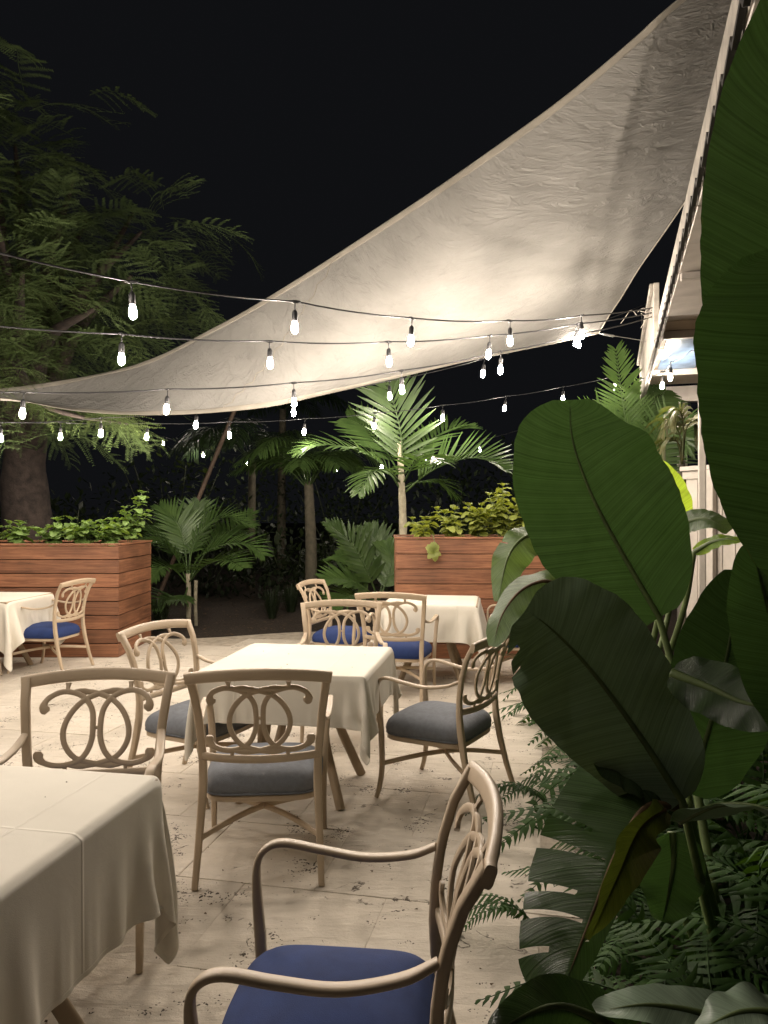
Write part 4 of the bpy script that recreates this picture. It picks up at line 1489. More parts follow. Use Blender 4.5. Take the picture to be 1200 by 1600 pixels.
# ------------------------------------------------------------------ shade sail
NL = 150
topE = cr([at(-150, 617, 8.4), at(0, 608, 8.0), at(200, 574, 7.5), at(340, 510, 7.0), at(460, 440, 6.55), at(640, 325, 5.75), at(800, 215, 5.05), at(900, 140, 4.65), at(1000, 55, 4.25), at(1060, 0, 4.05),
           at(1250, -150, 3.7), (2.8, 3.4, 4.8)], NL)
botE = cr([at(-150, 617, 8.4), at(0, 622, 7.9), at(120, 642, 7.35), at(250, 648, 6.95), at(400, 638, 6.75), at(500, 618, 6.85), at(600, 595, 7.1), at(750, 560, 7.5), at(850, 540, 7.8), at(900, 529, 7.95), at(928, 523, 8.0), at(935, 521, 8.02)], NL)
NW = 64
# resample the top edge so that its share of length runs faster towards the right corner
sv = MB()
vs = []
Pm = np.zeros((NL, NW, 3))
for i in range(NL):
    s = i / (NL - 1)
    A, B = np.array(botE[i]), np.array(topE[i])
    for j in range(NW):
        t = j / (NW - 1)
        p = A * (1 - t) + B * t
        belly = math.sin(math.pi * t) * (0.12 - 0.10 * s)
        p = p + np.array([0.05, 0.55, -0.65]) * belly * (0.35 + 0.65 * (1 - t))
        # right free edge bows inwards
        if s > 0.55:
            p = p + (np.array(botE[int(NL * .55)]) * (1 - t) + np.array(topE[int(NL * .55)]) * t - p) * 0.07 * math.sin(math.pi * t) * ((s - .55) / .45) ** 2
        w = 0.018 * mnoise.noise(Vector(p * 1.6)) + 0.012 * mnoise.noise(Vector((p[0] * 3.5 + p[2] * 2, p[1] * 2, p[2] * 5)))
        # tension folds running from the low right corner
        fold = 0.016 * math.sin(t * 30 + 3.5 * mnoise.noise(Vector((t * 3, s * 2, 1)))) * max(0, s - 0.35) * (1 - t) ** 1.2 * 1.6 + 0.010 * math.sin(s * 70 + t * 9 + 2 * mnoise.noise(Vector((s * 5, t * 2, 4)))) * (0.5 + 0.5 * mnoise.noise(Vector((s * 4, t * 3, 9))))
        p = p + np.array([0.1, -0.6, 0.7]) * (w + fold) * math.sin(math.pi * min(1, t * 1.02)) ** 0.3
        Pm[i, j] = p
vs = [tuple(Pm[i, j]) for i in range(NL) for j in range(NW)]
fs = [(i * NW + j, (i + 1) * NW + j, (i + 1) * NW + j + 1, i * NW + j + 1) for i in range(NL - 1) for j in range(NW - 1)]
sv.add(vs, fs)
sail_root = empty('shade_sail', tuple(Pm[NL // 2, NW // 2]))
tag(sail_root, 'large grey beige shade sail stretched over the tables, lit from below by bulbs', 'shade sail')
so = Vector(sail_root.location)
sv.v = [tuple(Vector(p) - so) for p in sv.v]
sail = sv.build('canopy', 'sail_cloth', sail_root)
sm = sail.modifiers.new('thick', 'SOLIDIFY'); sm.thickness = 0.0025
for nm, line, wd in (('hem', Pm[:, 0], 1), ('hem', Pm[:, -1], -1)):
    inner = Pm[:, 3] if wd == 1 else Pm[:, -4]
    b = MB()
    pts, sz, nr = [], [], []
    for i in range(4, NL, 2):
        c = Vector(line[i]); d = (Vector(inner[i]) - c)
        if d.length > 1e-4:
            d.normalize()
        pts.append(c + d * 0.022 - so); nr.append(tuple(d)); sz.append(0.024)
    b.sweep(pts, 0.0045, sz, nr, sec=8, power=0.6)
    b.build(nm, 'sail_hem', sail_root)
b = MB()
pts = [Vector(Pm[NL - 1, j]) - so for j in range(0, NW)]
b.sweep(pts, 0.007, 0.007, (0, 1, 0), sec=6)
b.build('edge_cord', 'sail_hem', sail_root)
# sewn seams
for fr in (0.33,):
    i0 = int(NL * fr)
    pts = [Vector(Pm[min(NL - 1, i0 + int(j * 0.18)), j]) + Vector((0, -0.003, -0.004)) - so for j in range(1, NW - 1)]
    b = MB(); b.sweep(pts, 0.005, 0.003, (0, 1, -1), sec=6)
    b.build('seam', 'sail_hem', sail_root)
# the corner's ring and tie wire
Rp = Vector(botE[-1])
tie = at(1016, 534, 8.05)
b = MB(); b.sweep(cr([Rp, Rp.lerp(tie, 0.5), tie], 6), 0.0035, 0.0035, (0, 0, 1), sec=6)
wire = b.build('tie_wire', 'steel')
b = MB(); b.sweep([Rp.lerp(tie, t) for t in (0.06, 0.1, 0.28, 0.32)], [0.004, 0.013, 0.013, 0.004], [0.004, 0.013, 0.013, 0.004], (0, 0, 1), sec=8)
b.build('turnbuckle', 'steel', wire)
tag(wire, 'thin steel wire with turnbuckle holding the sail corner to the white roof edge', 'wire')

# ------------------------------------------------------------------ string lights
bulb_mb = MB()
prof = [(0.0100, -0.118), (0.0125, -0.122), (0.0165, -0.134), (0.0198, -0.150), (0.0208, -0.165), (0.0188, -0.181), (0.0120, -0.192), (0.0035, -0.1955)]
sec = 12
vs = [(r0 * math.cos(2 * math.pi * k / sec), r0 * math.sin(2 * math.pi * k / sec), z) for r0, z in prof for k in range(sec)]
fs = [(i * sec + k, (i + 1) * sec + k, (i + 1) * sec + (k + 1) % sec, i * sec + (k + 1) % sec) for i in range(len(prof) - 1) for k in range(sec)]
fs.append(tuple((len(prof) - 1) * sec + k for k in range(sec)))
bulb_mb.add(vs, fs)
bulb_me = bulb_mb.mesh('bulb'); bulb_me.materials.append(MATS['bulb_glow'])
bulb_far_me = bulb_mb.mesh('bulb'); bulb_far_me.materials.append(MATS['bulb_glow_far'])
sock = MB()
sock.sweep([(-0.035, 0, 0.0), (-0.012, 0, -0.002), (0.012, 0, -0.002), (0.035, 0, 0.0)], [0.004, 0.010, 0.010, 0.004], [0.004, 0.010, 0.010, 0.004], (0, 0, 1), sec=8)
sock.sweep([(0, 0, -0.004), (0, 0, -0.055)], 0.0035, 0.0035, (1, 0, 0), sec=6)
sock.sweep([(0, 0, -0.050), (0, 0, -0.060), (0, 0, -0.070), (0, 0, -0.112), (0, 0, -0.120)], [0.005, 0.014, 0.0175, 0.0185, 0.0165], [0.005, 0.014, 0.0175, 0.0185, 0.0165], (1, 0, 0), sec=10)
sock_me = sock.mesh('socket'); sock_me.materials.append(MATS['socket_black'])


def string_light(pts, bulbs, label, thick=0.0055, sc=1.0, sag=0.025, far=False):
    """pts: cable points (pixel x, pixel y, depth); bulbs: which of them carry a lamp"""
    W = [p if isinstance(p, Vector) else at(*p) for p in pts]
    root = empty('string_light', W[0])
    o = W[0].copy()
    line = []
    for i in range(len(W) - 1):
        for k in range(6):
            t = k / 6
            p = W[i].lerp(W[i + 1], t)
            p.z -= sag * 4 * t * (1 - t) * (0.6 if (W[i] - W[i + 1]).length < 1.5 else 2)
            line.append(p - o)
    line.append(W[-1] - o)
    b = MB(); b.sweep(line, thick, thick, (0, 0, 1), sec=6)
    b.build('cable', 'cable_black', root)
    rr = random.Random(len(label))
    for i in bulbs:
        m = Matrix.Translation(W[i] - o) @ Matrix.Rotation(rr.uniform(0, 6), 4, 'Z') @ Matrix.Rotation(R(rr.uniform(-9, 9)), 4, 'X') @ Matrix.Scale(sc, 4)
        s = obj('socket', sock_me, None, root, m)
        obj('bulb', bulb_far_me if far else bulb_me, None, s)
    return tag(root, label, 'string light', 'strings of bulbs over the patio')


ANCH = (1034, 478, 6.9)
string_light([(-1100, 130, 2.6), (-640, 240, 2.75), (-150, 355, 3.4), (205, 440, 4.07), (461, 471, 4.7), (644, 497, 5.35), (797, 501, 5.9), (908, 493, 6.35), ANCH], range(1, 8), 'uppermost string of bulbs crossing the shade sail')
string_light([(-900, 450, 3.5), (-520, 478, 3.85), (-130, 496, 4.35), (190, 522, 4.8), (421, 533, 5.25), (607, 534, 5.8), (766, 524, 6.2), (903, 506, 6.5), (ANCH[0] - 4, 486, 7.0)], range(1, 8), 'middle string of bulbs crossing the shade sail')
string_light([(-700, 560, 5.0), (-330, 600, 5.3), (37, 613, 5.7), (262, 608, 5.9), (459, 598, 6.15), (627, 579, 6.4), (783, 549, 6.5), (905, 522, 6.6), (ANCH[0] - 6, 492, 7.0)], range(1, 7), 'lowest string of bulbs along the lower edge of the shade sail')
string_light([(-330, 655, 7.4), (-160, 661, 7.5), (1, 660, 7.6), (158, 653, 7.7), (308, 640, 7.75), (459, 621, 7.8), (608, 595, 7.85), (757, 560, 7.9), (902, 514, 7.95), (1020, 470, 8.0)], range(1, 9), 'string of bulbs just behind and below the shade sail', 0.0045)
string_light([(-190, 650, 8.1), (-40, 657, 8.25), (95, 660, 8.4), (231, 661, 8.6), (358, 659, 8.9), (477, 654, 9.15), (586, 645, 9.3), (692, 633, 9.5), (791, 619, 9.8), (880, 604, 10.0), (960, 587, 10.2), (1030, 572, 10.4)], range(1, 11), 'string of small bulbs strung in front of the palms', 0.0045)
string_light([(190, 668, 17), (255, 682, 16.6), (318, 700, 16.2), (386, 713, 15.8), (457, 720, 15.3), (528, 721, 15.0), (598, 716, 14.4), (668, 705, 13.8), (751, 688, 13.2), (842, 662, 12.6), (934, 628, 12.0), (1030, 585, 11.4)], range(1, 11), 'farthest sagging string of tiny bulbs among the palms', 0.0045, far=True)
string_light([(1000, 592, 8.6), (1036, 580, 8.4), (1049, 566, 8.0), (1080, 548, 7.6), (1100, 540, 7.4)], (1, 2), 'short string with two bulbs under the white roof', 0.0045)
string_light([Vector(p) for p in ((-5.6, 4.4, 2.9), (-4.1, 3.6, 2.78), (-3.25, 3.1, 2.76), (-2.4, 2.62, 2.80), (-1.55, 2.15, 2.98), (-0.75, 1.72, 3.22), (0.9, 0.85, 3.9))], range(1, 6),  # unseen string, added to light the front tables
             'string of bulbs overhead, above and outside the picture, over the front table')
# loose bundle of plastic ties where the strings meet
r = random.Random(9)
root = empty('cable_tie_bundle', at(1000, 489, 6.95))
for k in range(13):
    b = MB()
    p = Vector((r.uniform(-.12, .16), r.uniform(-.04, .04), r.uniform(-.03, .04)))
    a = r.uniform(-.5, .5) if k > 2 else r.uniform(-2.2, -1.4)
    l = r.uniform(.08, .2)
    d = Vector((math.cos(a), r.uniform(-.3, .3), math.sin(a)))
    b.sweep(cr([p, p + d * l * .5 + Vector((0, 0, r.uniform(-.03, .03))), p + d * l], 7), 0.0028, 0.0018, (0, 1, 0), sec=5)
    b.build('tie', 'white_paint' if k % 3 else 'cable_black', root)
tag(root, 'tangle of white and black cable ties where the light strings meet', 'cable ties')

# ------------------------------------------------------------------ the building on the right
bd = tag(empty('porch_building', (2.4, 6.5, 0)), 'white porch building with roof edge and soffit behind the banana leaves', 'building')
bo = Vector(bd.location)


def eave(d, off=0.0):
    """plan position on the roof edge at depth d; off moves inwards to the building"""
    dirv = Vector((0.2965, 1, 0)).normalized()
    inn = Vector((dirv.y, -dirv.x, 0))
    return Vector((0.423 + 0.2965 * d, d, 0)) + inn * off


dirv = Vector((0.2965, 1, 0)).normalized()
inn = Vector((dirv.y, -dirv.x, 0))


def bmat(d, off, z):
    p = eave(d, off) - bo
    m = Matrix((dirv, -inn, Vector((0, 0, 1)))).transposed().to_4x4()     # +X along the eave, -Y inwards
    return Matrix.Translation((p.x, p.y, z)) @ m


def bpart(name, d, off, z, lo, hi, mat, parent=None, bev=0.004):
    b = MB(); b.box(lo, hi)
    o = b.build(name, mat, parent or bd, smooth=False)
    o.matrix_local = bmat(d, off, z)
    if bev:
        bevel(o, bev, 1)
    return o


# fascia in three lengths, with a drip edge of corrugated sheet under it
for k, (d0, d1) in enumerate(((0.6, 2.9), (2.9, 5.2), (5.2, 9.9))):
    L_ = (eave(d1) - eave(d0)).length
    bpart('fascia_board', d0, 0.0, 3.03, (0.003, -0.0, 0), (L_ - 0.003, 0.024, 0.235), 'dimmed_paint')
bpart('gable_board', 6.60, -0.03, 3.03, (0, 0, 0), (3.6, 0.026, 0.52), 'dimmed_paint')
bpart('gable_board', 6.55, -0.035, 3.03, (-0.01, -0.02, 0.02), (0.05, 0.028, 0.51), 'dimmed_paint')
bpart('gable_board', 6.60, -0.06, 3.52, (0.06, 0, 0), (3.6, 0.03, 0.05), 'dimmed_paint')
b = MB()
L_ = 6.3
vs, fs = [], []
nn = 560
for i in range(nn + 1):
    x = i / nn * L_
    ph = (x / 0.21) % 1.0
    wv = 0.042 * (1 - ph / 0.85) if ph < 0.85 else 0.042 * ((ph - 0.85) / 0.15)
    vs += [(x, 0.0, -0.014 + wv), (x, 0.0, 0.010 + wv), (x, -0.02, 0.010 + wv), (x, -0.02, -0.014 + wv)]
for i in range(nn):
    a = i * 4
    fs += [(a, a + 4, a + 5, a + 1), (a + 1, a + 5, a + 6, a + 2), (a + 3, a + 7, a + 4, a)]
b.add(vs, fs)
o = b.build('corrugated_edge', 'dark_trim', bd, smooth=False)
o.matrix_local = bmat(0.6, -0.048, 3.012)
# soffit panels
for k in range(10):
    d0 = 0.6 + k * 0.50
    bpart('soffit_panel', d0, -0.02, 3.0 + (0.004 if k % 2 else 0), (0.003, -1.9, 0), (0.515, -0.0, 0.012), 'soffit_paint')
    if k % 3 == 1:
        bpart('rafter', d0, -0.01, 2.955, (0.48, -1.9, 0), (0.53, -0.0, 0.042), 'soffit_paint')
# raised lit ceiling past the soffit
for k in range(8):
    bpart('ceiling_panel', 5.62 + k * 0.55, 0.04, 3.245, (0.003, -2.6, 0.004 * (k % 2)), (0.57, -0.0, 0.004 * (k % 2) + 0.012), 'drape')
bpart('skylight', 6.0, 0.30, 3.233, (0, -0.22, 0), (0.9, 0, 0.008), 'skylight_film')
bpart('skylight', 7.4, 0.10, 3.233, (0, -0.40, 0), (1.6, 0, 0.008), 'skylight_film')
bpart('ceiling_joist', 7.05, 0.05, 3.17, (0, -2.5, 0), (0.06, 0, 0.07), 'white_paint')
bpart('ceiling_joist', 8.9, 0.05, 3.17, (0, -2.5, 0), (0.06, 0, 0.07), 'white_paint')
# roof slab above everything
bpart('roof', 0.5, 0.02, 3.27, (0, -3.2, 0), (9.9, -0.0, 0.05), 'white_paint')
# beam, posts, boarded half wall with cap
bpart('beam', 10.0, -0.02, 3.02, (0, -3.0, 0), (0.12, 0.0, 0.20), 'soffit_paint')
def wpost(px, d, w, z0, z1):
    p = at(px, 0, d) - bo
    b = MB(); b.box((-w / 2, -w / 2, z0), (w / 2, w / 2, z1))
    o = b.build('post', 'white_paint', bd, smooth=False)
    o.location = (p.x, p.y, 0); o.rotation_euler = (0, 0, -R(16.5)); bevel(o, .006, 1)
wpost(1066, 9.95, 0.12, -0.05, 3.02)
wpost(1097, 6.6, 0.06, -0.05, 3.0)
# half wall: vertical boards
w0, w1 = at(1072, 0, 7.6), at(1240, 0, 6.6)
wd = (w1 - w0); wd.z = 0; wl = wd.length; wd.normalize(); wn_v = Vector((wd.y, -wd.x, 0))
wm = Matrix((wd, -wn_v, Vector((0, 0, 1)))).transposed().to_4x4()
zc = 2.02
nb = int(wl / 0.14)
for k in range(nb):
    b = MB(); b.box((0.002, 0, -0.05), (0.136, 0.022, zc - 0.06))
    o = b.build('wall_board', 'white_paint', bd, smooth=False)
    p = w0 + wd * (k * 0.14) - bo
    o.matrix_local = Matrix.Translation((p.x, p.y, 0)) @ wm
    bevel(o, .004, 1)
for nm, z0, z1, y0, y1 in (('cap_rail', zc - 0.03, zc + 0.015, -0.06, 0.07), ('cap_rail', zc - 0.11, zc - 0.032, -0.022, -0.002)):
    b = MB(); b.box((-0.03, y0, z0), (nb * 0.14, y1, z1))
    o = b.build(nm, 'white_paint', bd, smooth=False)
    p = w0 - bo
    o.matrix_local = Matrix.Translation((p.x, p.y, 0)) @ wm
    bevel(o, .004, 1)
b = MB(); b.box((0.30, -0.075, -0.05), (0.37, -0.024, zc - 0.032))
o = b.build('batten', 'white_paint', bd, smooth=False)
p = w0 - bo
o.matrix_local = Matrix.Translation((p.x, p.y, 0)) @ wm

# ------------------------------------------------------------------ banana-like plants on the right


def blade_mesh(mid, wl, wr, nrm, fold=0.25, wav=0.012, tears=(), seed=0, shape=0.55, tipb=0.0, curl=0.0, cut=0.97):
    """big leaf: midrib through mid, half widths wl / wr, face normal hint nrm"""
    NLn, NWn = 72, 10
    q = [Vector(p) for p in cr(mid, NLn)]
    b = MB()
    vs, uvs, fs = [], [], []
    nh = Vector(nrm).normalized()
    for i in range(NLn):
        t = i / (NLn - 1)
        tg = (q[min(NLn - 1, i + 1)] - q[max(0, i - 1)]).normalized()
        sd = tg.cross(nh)
        sd.normalize()
        nn = sd.cross(tg).normalized()
        u = min(1.0, t * cut + 0.012)
        pw = math.sin(math.pi * u ** (0.80 + tipb)) ** shape
        ej = [1 + 0.035 * mnoise.noise(Vector((t * 7, seed * 2.3, k_))) + 0.018 * mnoise.noise(Vector((t * 34, seed * 1.3, k_))) for k_ in (0.0, 5.0)]
        for j in range(-NWn, NWn + 1):
            f = j / NWn
            w = (wr * ej[0] if f > 0 else wl * ej[1]) * pw
            tear = 0.0
            for (tt, sgn, dp) in tears:
                if sgn * f > 0 and t > tt:
                    tear += 1
            ff = abs(f)
            off = sd * math.copysign(ff * w, f)
            z = fold * abs(ff) * w - curl * (ff * w) ** 2
            z += wav * abs(f) ** 1.5 * (mnoise.noise(Vector((t * 5 + seed * 3.1, math.copysign(1.5, f), seed))) * 2.2 + 0.08 * math.sin(t * 47 + seed + f))
            if tears and tear:
                k_ = math.sin(tear * 12.9 + seed * 7.1)
                z += 0.30 * k_ * ff * ff * w
                off = off + tg * (0.10 * tear * ff * ff * w)
            vs.append(q[i] + off + nn * z)
            uvs.append((0.5 + f * 0.5, t))
    m = 2 * NWn + 1
    for i in range(NLn - 1):
        for j in range(m - 1):
            fm = (j + 0.5 - NWn) / NWn
            if any(sgn * fm > 0 and abs(fm) > 1 - dp and i / (NLn - 1) <= tt < (i + 1) / (NLn - 1) for tt, sgn, dp in tears):
                continue
            fs.append((i * m + j, i * m + j + 1, (i + 1) * m + j + 1, (i + 1) * m + j))
    b.add(vs, fs, uvs)
    return b, q, nh


def banana_leaf(root, mid, wl, wr, nrm, mat, rib=0.013, ribmat='stem_green', stalk=None, **kw):
    o = Vector(root.location)
    mid = [Vector(p) - o for p in mid]
    b, q, nh = blade_mesh(mid, wl, wr, nrm, **kw)
    lf = b.build('leaf', mat, root)
    n = len(q)
    rb = MB()
    pts = [p + Vector(nh) * (-0.002) for p in q[:-2]]
    if stalk:
        st = cr([Vector(s) - o for s in stalk] + [q[0]], 14)
        pts = [Vector(p) for p in st[:-1]] + pts
    m = len(pts)
    sz = [rib * (1 - 0.9 * max(0, (i - (m - n)) / n)) if stalk else rib * (1 - 0.9 * i / m) for i in range(m)]
    if stalk:
        sz = [rib * 1.45 - rib * 0.45 * min(1, i / 14) if i < 14 else rib * (1 - 0.9 * (i - 14) / (m - 14)) for i in range(m)]
    rb.sweep(pts, sz, sz, nrm, sec=8)
    rb.build('midrib', ribmat, lf)
    return lf


def ppts(l, d0, d1=None):
    d1 = d0 if d1 is None else d1
    n = len(l)
    return [at(x, y, d0 + (d1 - d0) * i / (n - 1)) for i, (x, y) in enumerate(l)]


# plant A: the one with the two broad leaves in the middle
A_ = Vector((at(1140, 0, 2.55).x, 2.55, -0.05))
plA = tag(empty('banana_plant', A_), 'broad-leaved banana plant with the huge upright leaf beside the ferns', 'banana plant', 'banana plants in the bed')
banana_leaf(plA, ppts([(1030, 965), (975, 870), (925, 775), (895, 690), (890, 625)], 3.0, 3.05), 0.315, 0.325, (0.12, -1, 0.10), 'banana_leaf', fold=0.10, seed=1, shape=0.5, tipb=0.10, wav=0.012,
            stalk=[at(1142, 1570, 2.6), at(1105, 1330, 2.75), at(1062, 1090, 2.95)], rib=0.0125, ribmat='stem_green')
banana_leaf(plA, ppts([(1066, 1252), (1000, 1150), (930, 1055), (870, 990), (822, 952)], 2.12, 2.05), 0.205, 0.20, (0.02, -1, 0.25), 'banana_leaf_under', fold=-0.06, seed=2, shape=0.42, tipb=0.22, wav=0.02,
            tears=((0.90, -1, 0.3), (0.80, -1, 0.25)), stalk=[at(1138, 1560, 2.5), at(1100, 1400, 2.3)], rib=0.011)
# drooping torn leaf
banana_leaf(plA, ppts([(1062, 1262), (1010, 1262), (965, 1330), (925, 1430), (880, 1545)], 2.15, 1.85), 0.06, 0.20, (-0.40, -0.9, 0.25), 'banana_leaf', fold=-0.25, seed=3, shape=0.36, wav=0.015,
            tears=((0.47, 1, 0.55), (0.56, 1, 0.9), (0.70, 1, 0.7), (0.78, 1, 0.9), (0.9, 1, 0.5)), rib=0.013, ribmat='dry_brown')
banana_leaf(plA, ppts([(1040, 1265), (1000, 1295), (965, 1370), (920, 1470)], 2.02, 1.78), 0.05, 0.055, (0.3, -1, 0.2), 'banana_leaf_dry', fold=0.5, seed=4, shape=0.5, wav=0.02, rib=0.006, ribmat='dry_brown')
banana_leaf(plA, ppts([(1070, 1260), (1020, 1215), (970, 1190), (925, 1182)], 2.2, 2.1), 0.10, 0.10, (0.1, -0.6, 0.8), 'banana_leaf', fold=-0.15, seed=5, shape=0.5)
banana_leaf(plA, ppts([(1062, 1285), (1120, 1260), (1190, 1262), (1280, 1300)], 2.0, 1.75), 0.10, 0.10, (0.0, -0.55, -0.85), 'banana_leaf_under', fold=0.1, seed=6, shape=0.5, rib=0.009)
banana_leaf(plA, ppts([(1050, 1300), (1052, 1345), (1045, 1395), (1035, 1440)], 2.3, 2.25), 0.09, 0.10, (0.1, -1, 0.2), 'banana_leaf', fold=0.2, seed=7, shape=0.5)
banana_leaf(plA, ppts([(1075, 1240), (1110, 1130), (1140, 1000), (1150, 890)], 2.5, 2.45), 0.20, 0.20, (0.1, -1, -0.1), 'banana_leaf', fold=0.1, seed=8, shape=0.5, stalk=[at(1140, 1560, 2.55), at(1095, 1380, 2.5)])
banana_leaf(plA, ppts([(1050, 1052), (1110, 1075), (1170, 1100), (1260, 1110)], 1.9, 1.7), 0.075, 0.075, (0.1, -0.9, 0.3), 'banana_leaf', fold=0.1, seed=9, shape=0.45)
banana_leaf(plA, ppts([(1078, 1190), (1072, 1150), (1066, 1110), (1062, 1060)], 2.2, 2.2), 0.022, 0.022, (0.1, -1, 0.1), 'banana_leaf', fold=0.5, seed=10, shape=0.6, rib=0.005)
b = MB(); q = cr([at(1118, 1545, 2.5) - A_, at(1085, 1470, 2.5) - A_, at(1050, 1392, 2.5) - A_], 12)
b.sweep(q, [0.016 - 0.0006 * i for i in range(12)], [0.016 - 0.0006 * i for i in range(12)], (1, 0, 0), sec=8)
b.build('stalk', 'stem_green', plA)
b = MB(); q = cr([Vector((0.02, 0, 0)), at(1128, 1480, 2.55) - A_, at(1095, 1360, 2.45) - A_, at(1072, 1255, 2.3) - A_], 16)
b.sweep(q, [0.030 - 0.0009 * i for i in range(16)], [0.030 - 0.0009 * i for i in range(16)], (1, 0, 0), sec=10)
b.build('stalk', 'stem_green', plA)

# plant B: right beside the camera
B_ = Vector((1.05, 1.35, -0.05))
plB = tag(empty('banana_plant', B_), 'dark banana plant closest to the camera, its tall leaves cut by the picture edge', 'banana plant', 'banana plants in the bed')
banana_leaf(plB, ppts([(1310, 800), (1272, 580), (1252, 360), (1250, 160), (1278, -60)], 1.5, 1.62), 0.195, 0.20, (-0.25, -1, 0.05), 'banana_leaf', fold=0.12, seed=21, shape=0.45, wav=0.012,
            stalk=[B_ + Vector((0, 0, 0.02)), Vector((1.0, 1.4, 0.8))], rib=0.012)
banana_leaf(plB, ppts([(1350, 930), (1322, 790), (1285, 620), (1235, 470), (1203, 388)], 1.18, 1.25), 0.185, 0.19, (-0.30, -1, 0.0), 'banana_leaf', fold=0.10, seed=22, shape=0.45, wav=0.016,
            stalk=[B_ + Vector((-.02, -.05, 0.02)), Vector((0.93, 1.22, 0.8))], rib=0.012)
banana_leaf(plB, ppts([(1290, 1180), (1240, 1060), (1200, 950), (1175, 850)], 1.55, 1.6), 0.10, 0.10, (-0.2, -1, 0.1), 'banana_leaf', fold=0.2, seed=23, shape=0.5, stalk=[B_ + Vector((0, 0.05, 0.02))])
banana_leaf(plB, ppts([(1240, 1640), (1120, 1590), (1020, 1570), (930, 1580)], 1.55, 1.5), 0.055, 0.065, (0, -0.25, 1), 'banana_leaf_under', fold=-0.1, seed=24, shape=0.45, stalk=[B_ + Vector((0, 0, 0.02))])
banana_leaf(plB, ppts([(1300, 1640), (1230, 1590), (1160, 1580), (1090, 1610)], 1.3, 1.25), 0.06, 0.06, (0, -0.2, 1), 'banana_leaf_under', fold=-0.15, seed=25, shape=0.45)
banana_leaf(plB, ppts([(1010, 1640), (930, 1590), (860, 1572), (770, 1612)], 1.55, 1.42), 0.07, 0.06, (0.1, -0.75, 0.7), 'banana_leaf', fold=-0.25, seed=26, shape=0.45)

# plant C: farther along the bed, catching the light
C_ = Vector((at(960, 0, 4.6).x, 4.6, -0.05))
plC = tag(empty('banana_plant', C_), 'banana plant with pale lit leaves drooping before the rear planter', 'banana plant', 'banana plants in the bed')
banana_leaf(plC, ppts([(850, 836), (818, 840), (793, 872), (778, 940)], 4.4, 4.25), 0.125, 0.10, (-0.35, -0.9, 0.45), 'banana_leaf_pale', fold=-0.30, seed=31, shape=0.5, wav=0.02, stalk=[C_ + Vector((0, 0, 0.02)), at(905, 960, 4.5)], ribmat='stem_green', tears=((0.5, 1, 0.5),))
banana_leaf(plC, ppts([(885, 930), (855, 908), (815, 922), (785, 960), (770, 1010)], 4.0, 3.8), 0.115, 0.095, (-0.45, -0.75, 0.55), 'banana_leaf_pale', fold=-0.25, seed=32, shape=0.45, wav=0.02, stalk=[C_ + Vector((0, -.05, 0.02)), at(925, 1000, 4.2)], ribmat='dry_brown')
banana_leaf(plC, ppts([(1058, 835), (1052, 800), (1040, 760), (1022, 718)], 4.6, 4.7), 0.135, 0.13, (0.1, -1, 0.1), 'banana_leaf_young', fold=0.1, seed=33, shape=0.5, stalk=[C_ + Vector((0.02, 0, 0.02)), at(1040, 980, 4.6)])
banana_leaf(plC, ppts([(1060, 822), (1085, 812), (1110, 812), (1140, 830)], 4.0, 3.8), 0.085, 0.08, (0.1, -0.8, 0.6), 'banana_leaf_pale', fold=-0.1, seed=34, shape=0.4, stalk=[C_ + Vector((0.04, 0, 0.02)), at(1030, 960, 4.3)])
banana_leaf(plC, ppts([(1085, 862), (1110, 848), (1135, 842), (1160, 846)], 3.9, 3.7), 0.04, 0.045, (0.1, -0.85, 0.5), 'banana_leaf_young', fold=-0.1, seed=35, shape=0.4, stalk=[C_ + Vector((0.05, 0, 0.02)), at(1060, 980, 4.1)])
banana_leaf(plC, ppts([(905, 985), (880, 985), (862, 1010), (850, 1050)], 4.1, 4.0), 0.06, 0.06, (-0.3, -0.9, 0.4), 'banana_leaf', fold=-0.2, seed=36, shape=0.45)
for k in range(4):
    b = MB(); q = cr([Vector((0.02 * k, 0, 0)), Vector((0.02 * k, 0.02, .3)), Vector((0.05 * k - .05, 0.02 * k, .62))], 8)
    b.sweep(q, [0.026 - .001 * i for i in range(8)], [0.026 - .001 * i for i in range(8)], (1, 0, 0), sec=8)
    b.build('stalk', 'stem_green', plC)


# ------------------------------------------------------------------ ferns along the bed
def fern_frond(seed):
    r = random.Random(seed)
    b = MB()
    n = 24
    dr = r.uniform(0.35, 0.6)
    q = cr([(0, 0, 0), (0, 0.35, 0.24), (0.02, 0.72, 0.26 - dr * .25), (0.03, 1.0, 0.10 - dr * .6)], n)
    b.sweep(q, [0.006 * (1 - .7 * i / n) for i in range(n)], [0.006 * (1 - .7 * i / n) for i in range(n)], (0, 0, 1), sec=4)
    for k in range(4, n):
        t = k / (n - 1)
        p = Vector(q[k]); tg = (Vector(q[min(n - 1, k + 1)]) - Vector(q[k - 1])).normalized()
        ln = 0.165 * math.sin(math.pi * min(1, 0.12 + t * 0.86)) ** 0.8
        for s in (-1, 1):
            sd = Vector((s, 0, 0)) + tg * r.uniform(.15, .4) + Vector((0, 0, r.uniform(-.35, -.05)))
            sd.normalize()
            h = tg * 0.019
            m1 = p + sd * ln * .45; e = p + sd * ln + Vector((0, 0, -.18 * ln)) + tg * ln * .15
            nn = sd.cross(tg) * s * 0.004
            b.add([p - h * .6, p + h * .8, m1 + h, e, m1 - h * .8, m1 + nn], [(0, 1, 5), (1, 2, 5), (2, 3, 5), (3, 4, 5), (4, 0, 5)])
    me = b.mesh('frond')
    me.materials.append(MATS['fern_leaf'])
    return me


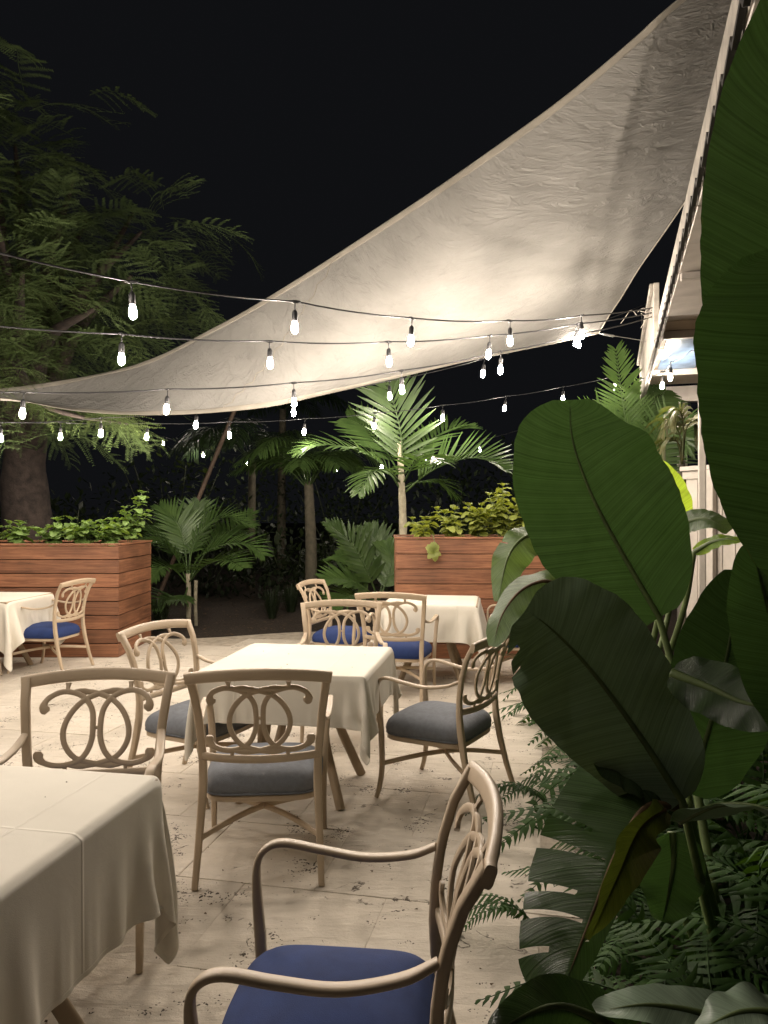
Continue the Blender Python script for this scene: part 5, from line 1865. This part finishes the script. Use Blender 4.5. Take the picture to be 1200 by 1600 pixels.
FF = [fern_frond(k) for k in range(5)]
fern_sp = []
r = random.Random(42)
for k, (u, v, s, n_) in enumerate([(0.36, 2.15, .62, 15), (0.30, 2.62, .6, 14), (0.75, 2.4, .75, 15), (0.28, 3.15, .62, 15), (0.70, 3.05, .8, 15), (0.30, 3.70, .72, 16), (0.8, 3.8, .8, 14), (0.25, 4.25, .72, 16), (0.62, 4.5, .85, 14),
                               (0.26, 4.85, .75, 15), (0.30, 5.45, .8, 15), (0.75, 5.3, .9, 14), (0.30, 6.05, .75, 14), (0.30, 6.7, .75, 13), (1.15, 3.0, .9, 14), (1.1, 2.3, .85, 12), (1.2, 4.2, .95, 12), (0.62, 1.75, .6, 12)]):
    p = uv2w(u + 0.10, v)
    root = empty('sword_fern', (p.x, p.y, -0.06))
    for j in range(n_):
        az = 2 * math.pi * j / n_ + r.uniform(-.25, .25)
        el = r.uniform(-0.1, 0.75)
        m = Matrix.Rotation(az, 4, 'Z') @ Matrix.Rotation(el, 4, 'X') @ Matrix.Rotation(r.uniform(-.3, .3), 4, 'Y') @ Matrix.Scale(s * r.uniform(.75, 1.15), 4)
        m.translation = Vector((0.03 * math.cos(az), 0.03 * math.sin(az), 0.05))
        obj('frond', r.choice(FF), None, root, m)
    fern_sp.append(root)
fern_lb = ['sword fern arching onto the paving by the nearest armchair', 'sword fern under the drooping torn banana leaf', 'dark sword fern at the foot of the banana stalks', 'sword fern with a frond reaching over the stone beside the nearest chair back',
           'sword fern directly behind the banana stalks', 'sword fern at the bed edge level with the centre chair legs', 'shaded sword fern behind the grey banana leaf', 'sword fern below the broad grey banana leaf at the bed edge',
           'sword fern hidden behind the broad grey banana leaf', 'sword fern beside the dark armchair of the centre table', 'sword fern hanging beside the dark armchair back', 'sword fern under the huge upright banana leaf',
           'sword fern between the pale drooping leaves and the bed edge', 'farthest sword fern of the bed, near the rear table', 'sword fern in deep shade at the picture edge behind the stalks', 'sword fern in the shaded bottom corner of the picture',
           'sword fern deep in the bed below the white building', 'lowest sword fern at the bottom edge of the picture']
for o, lb in zip(fern_sp, fern_lb):
    tag(o, lb, 'fern', 'sword ferns edging the planting bed')
# fronds lying out over the stone
for k, (px, py, d_, s, az, lb) in enumerate([(862, 1268, 3.95, .5, 95, 'single fern spray reaching out over the stone behind the nearest chair'), (850, 1490, 2.75, .42, 80, 'limp fern spray lying on the paving at the bottom of the picture')]):
    root = empty('fern_spray', (at(px, 0, d_).x, d_, 0.05))
    for j in range(3):
        m = Matrix.Rotation(R(az + (j - 1) * 16), 4, 'Z') @ Matrix.Rotation(R(-2 + 6 * j), 4, 'X') @ Matrix.Scale(s * (1 - .12 * j), 4)
        obj('frond', FF[(k + j) % 5], None, root, m)
    tag(root, lb, 'fern', 'fern sprays over the stone')

bpy.context.view_layer.update()
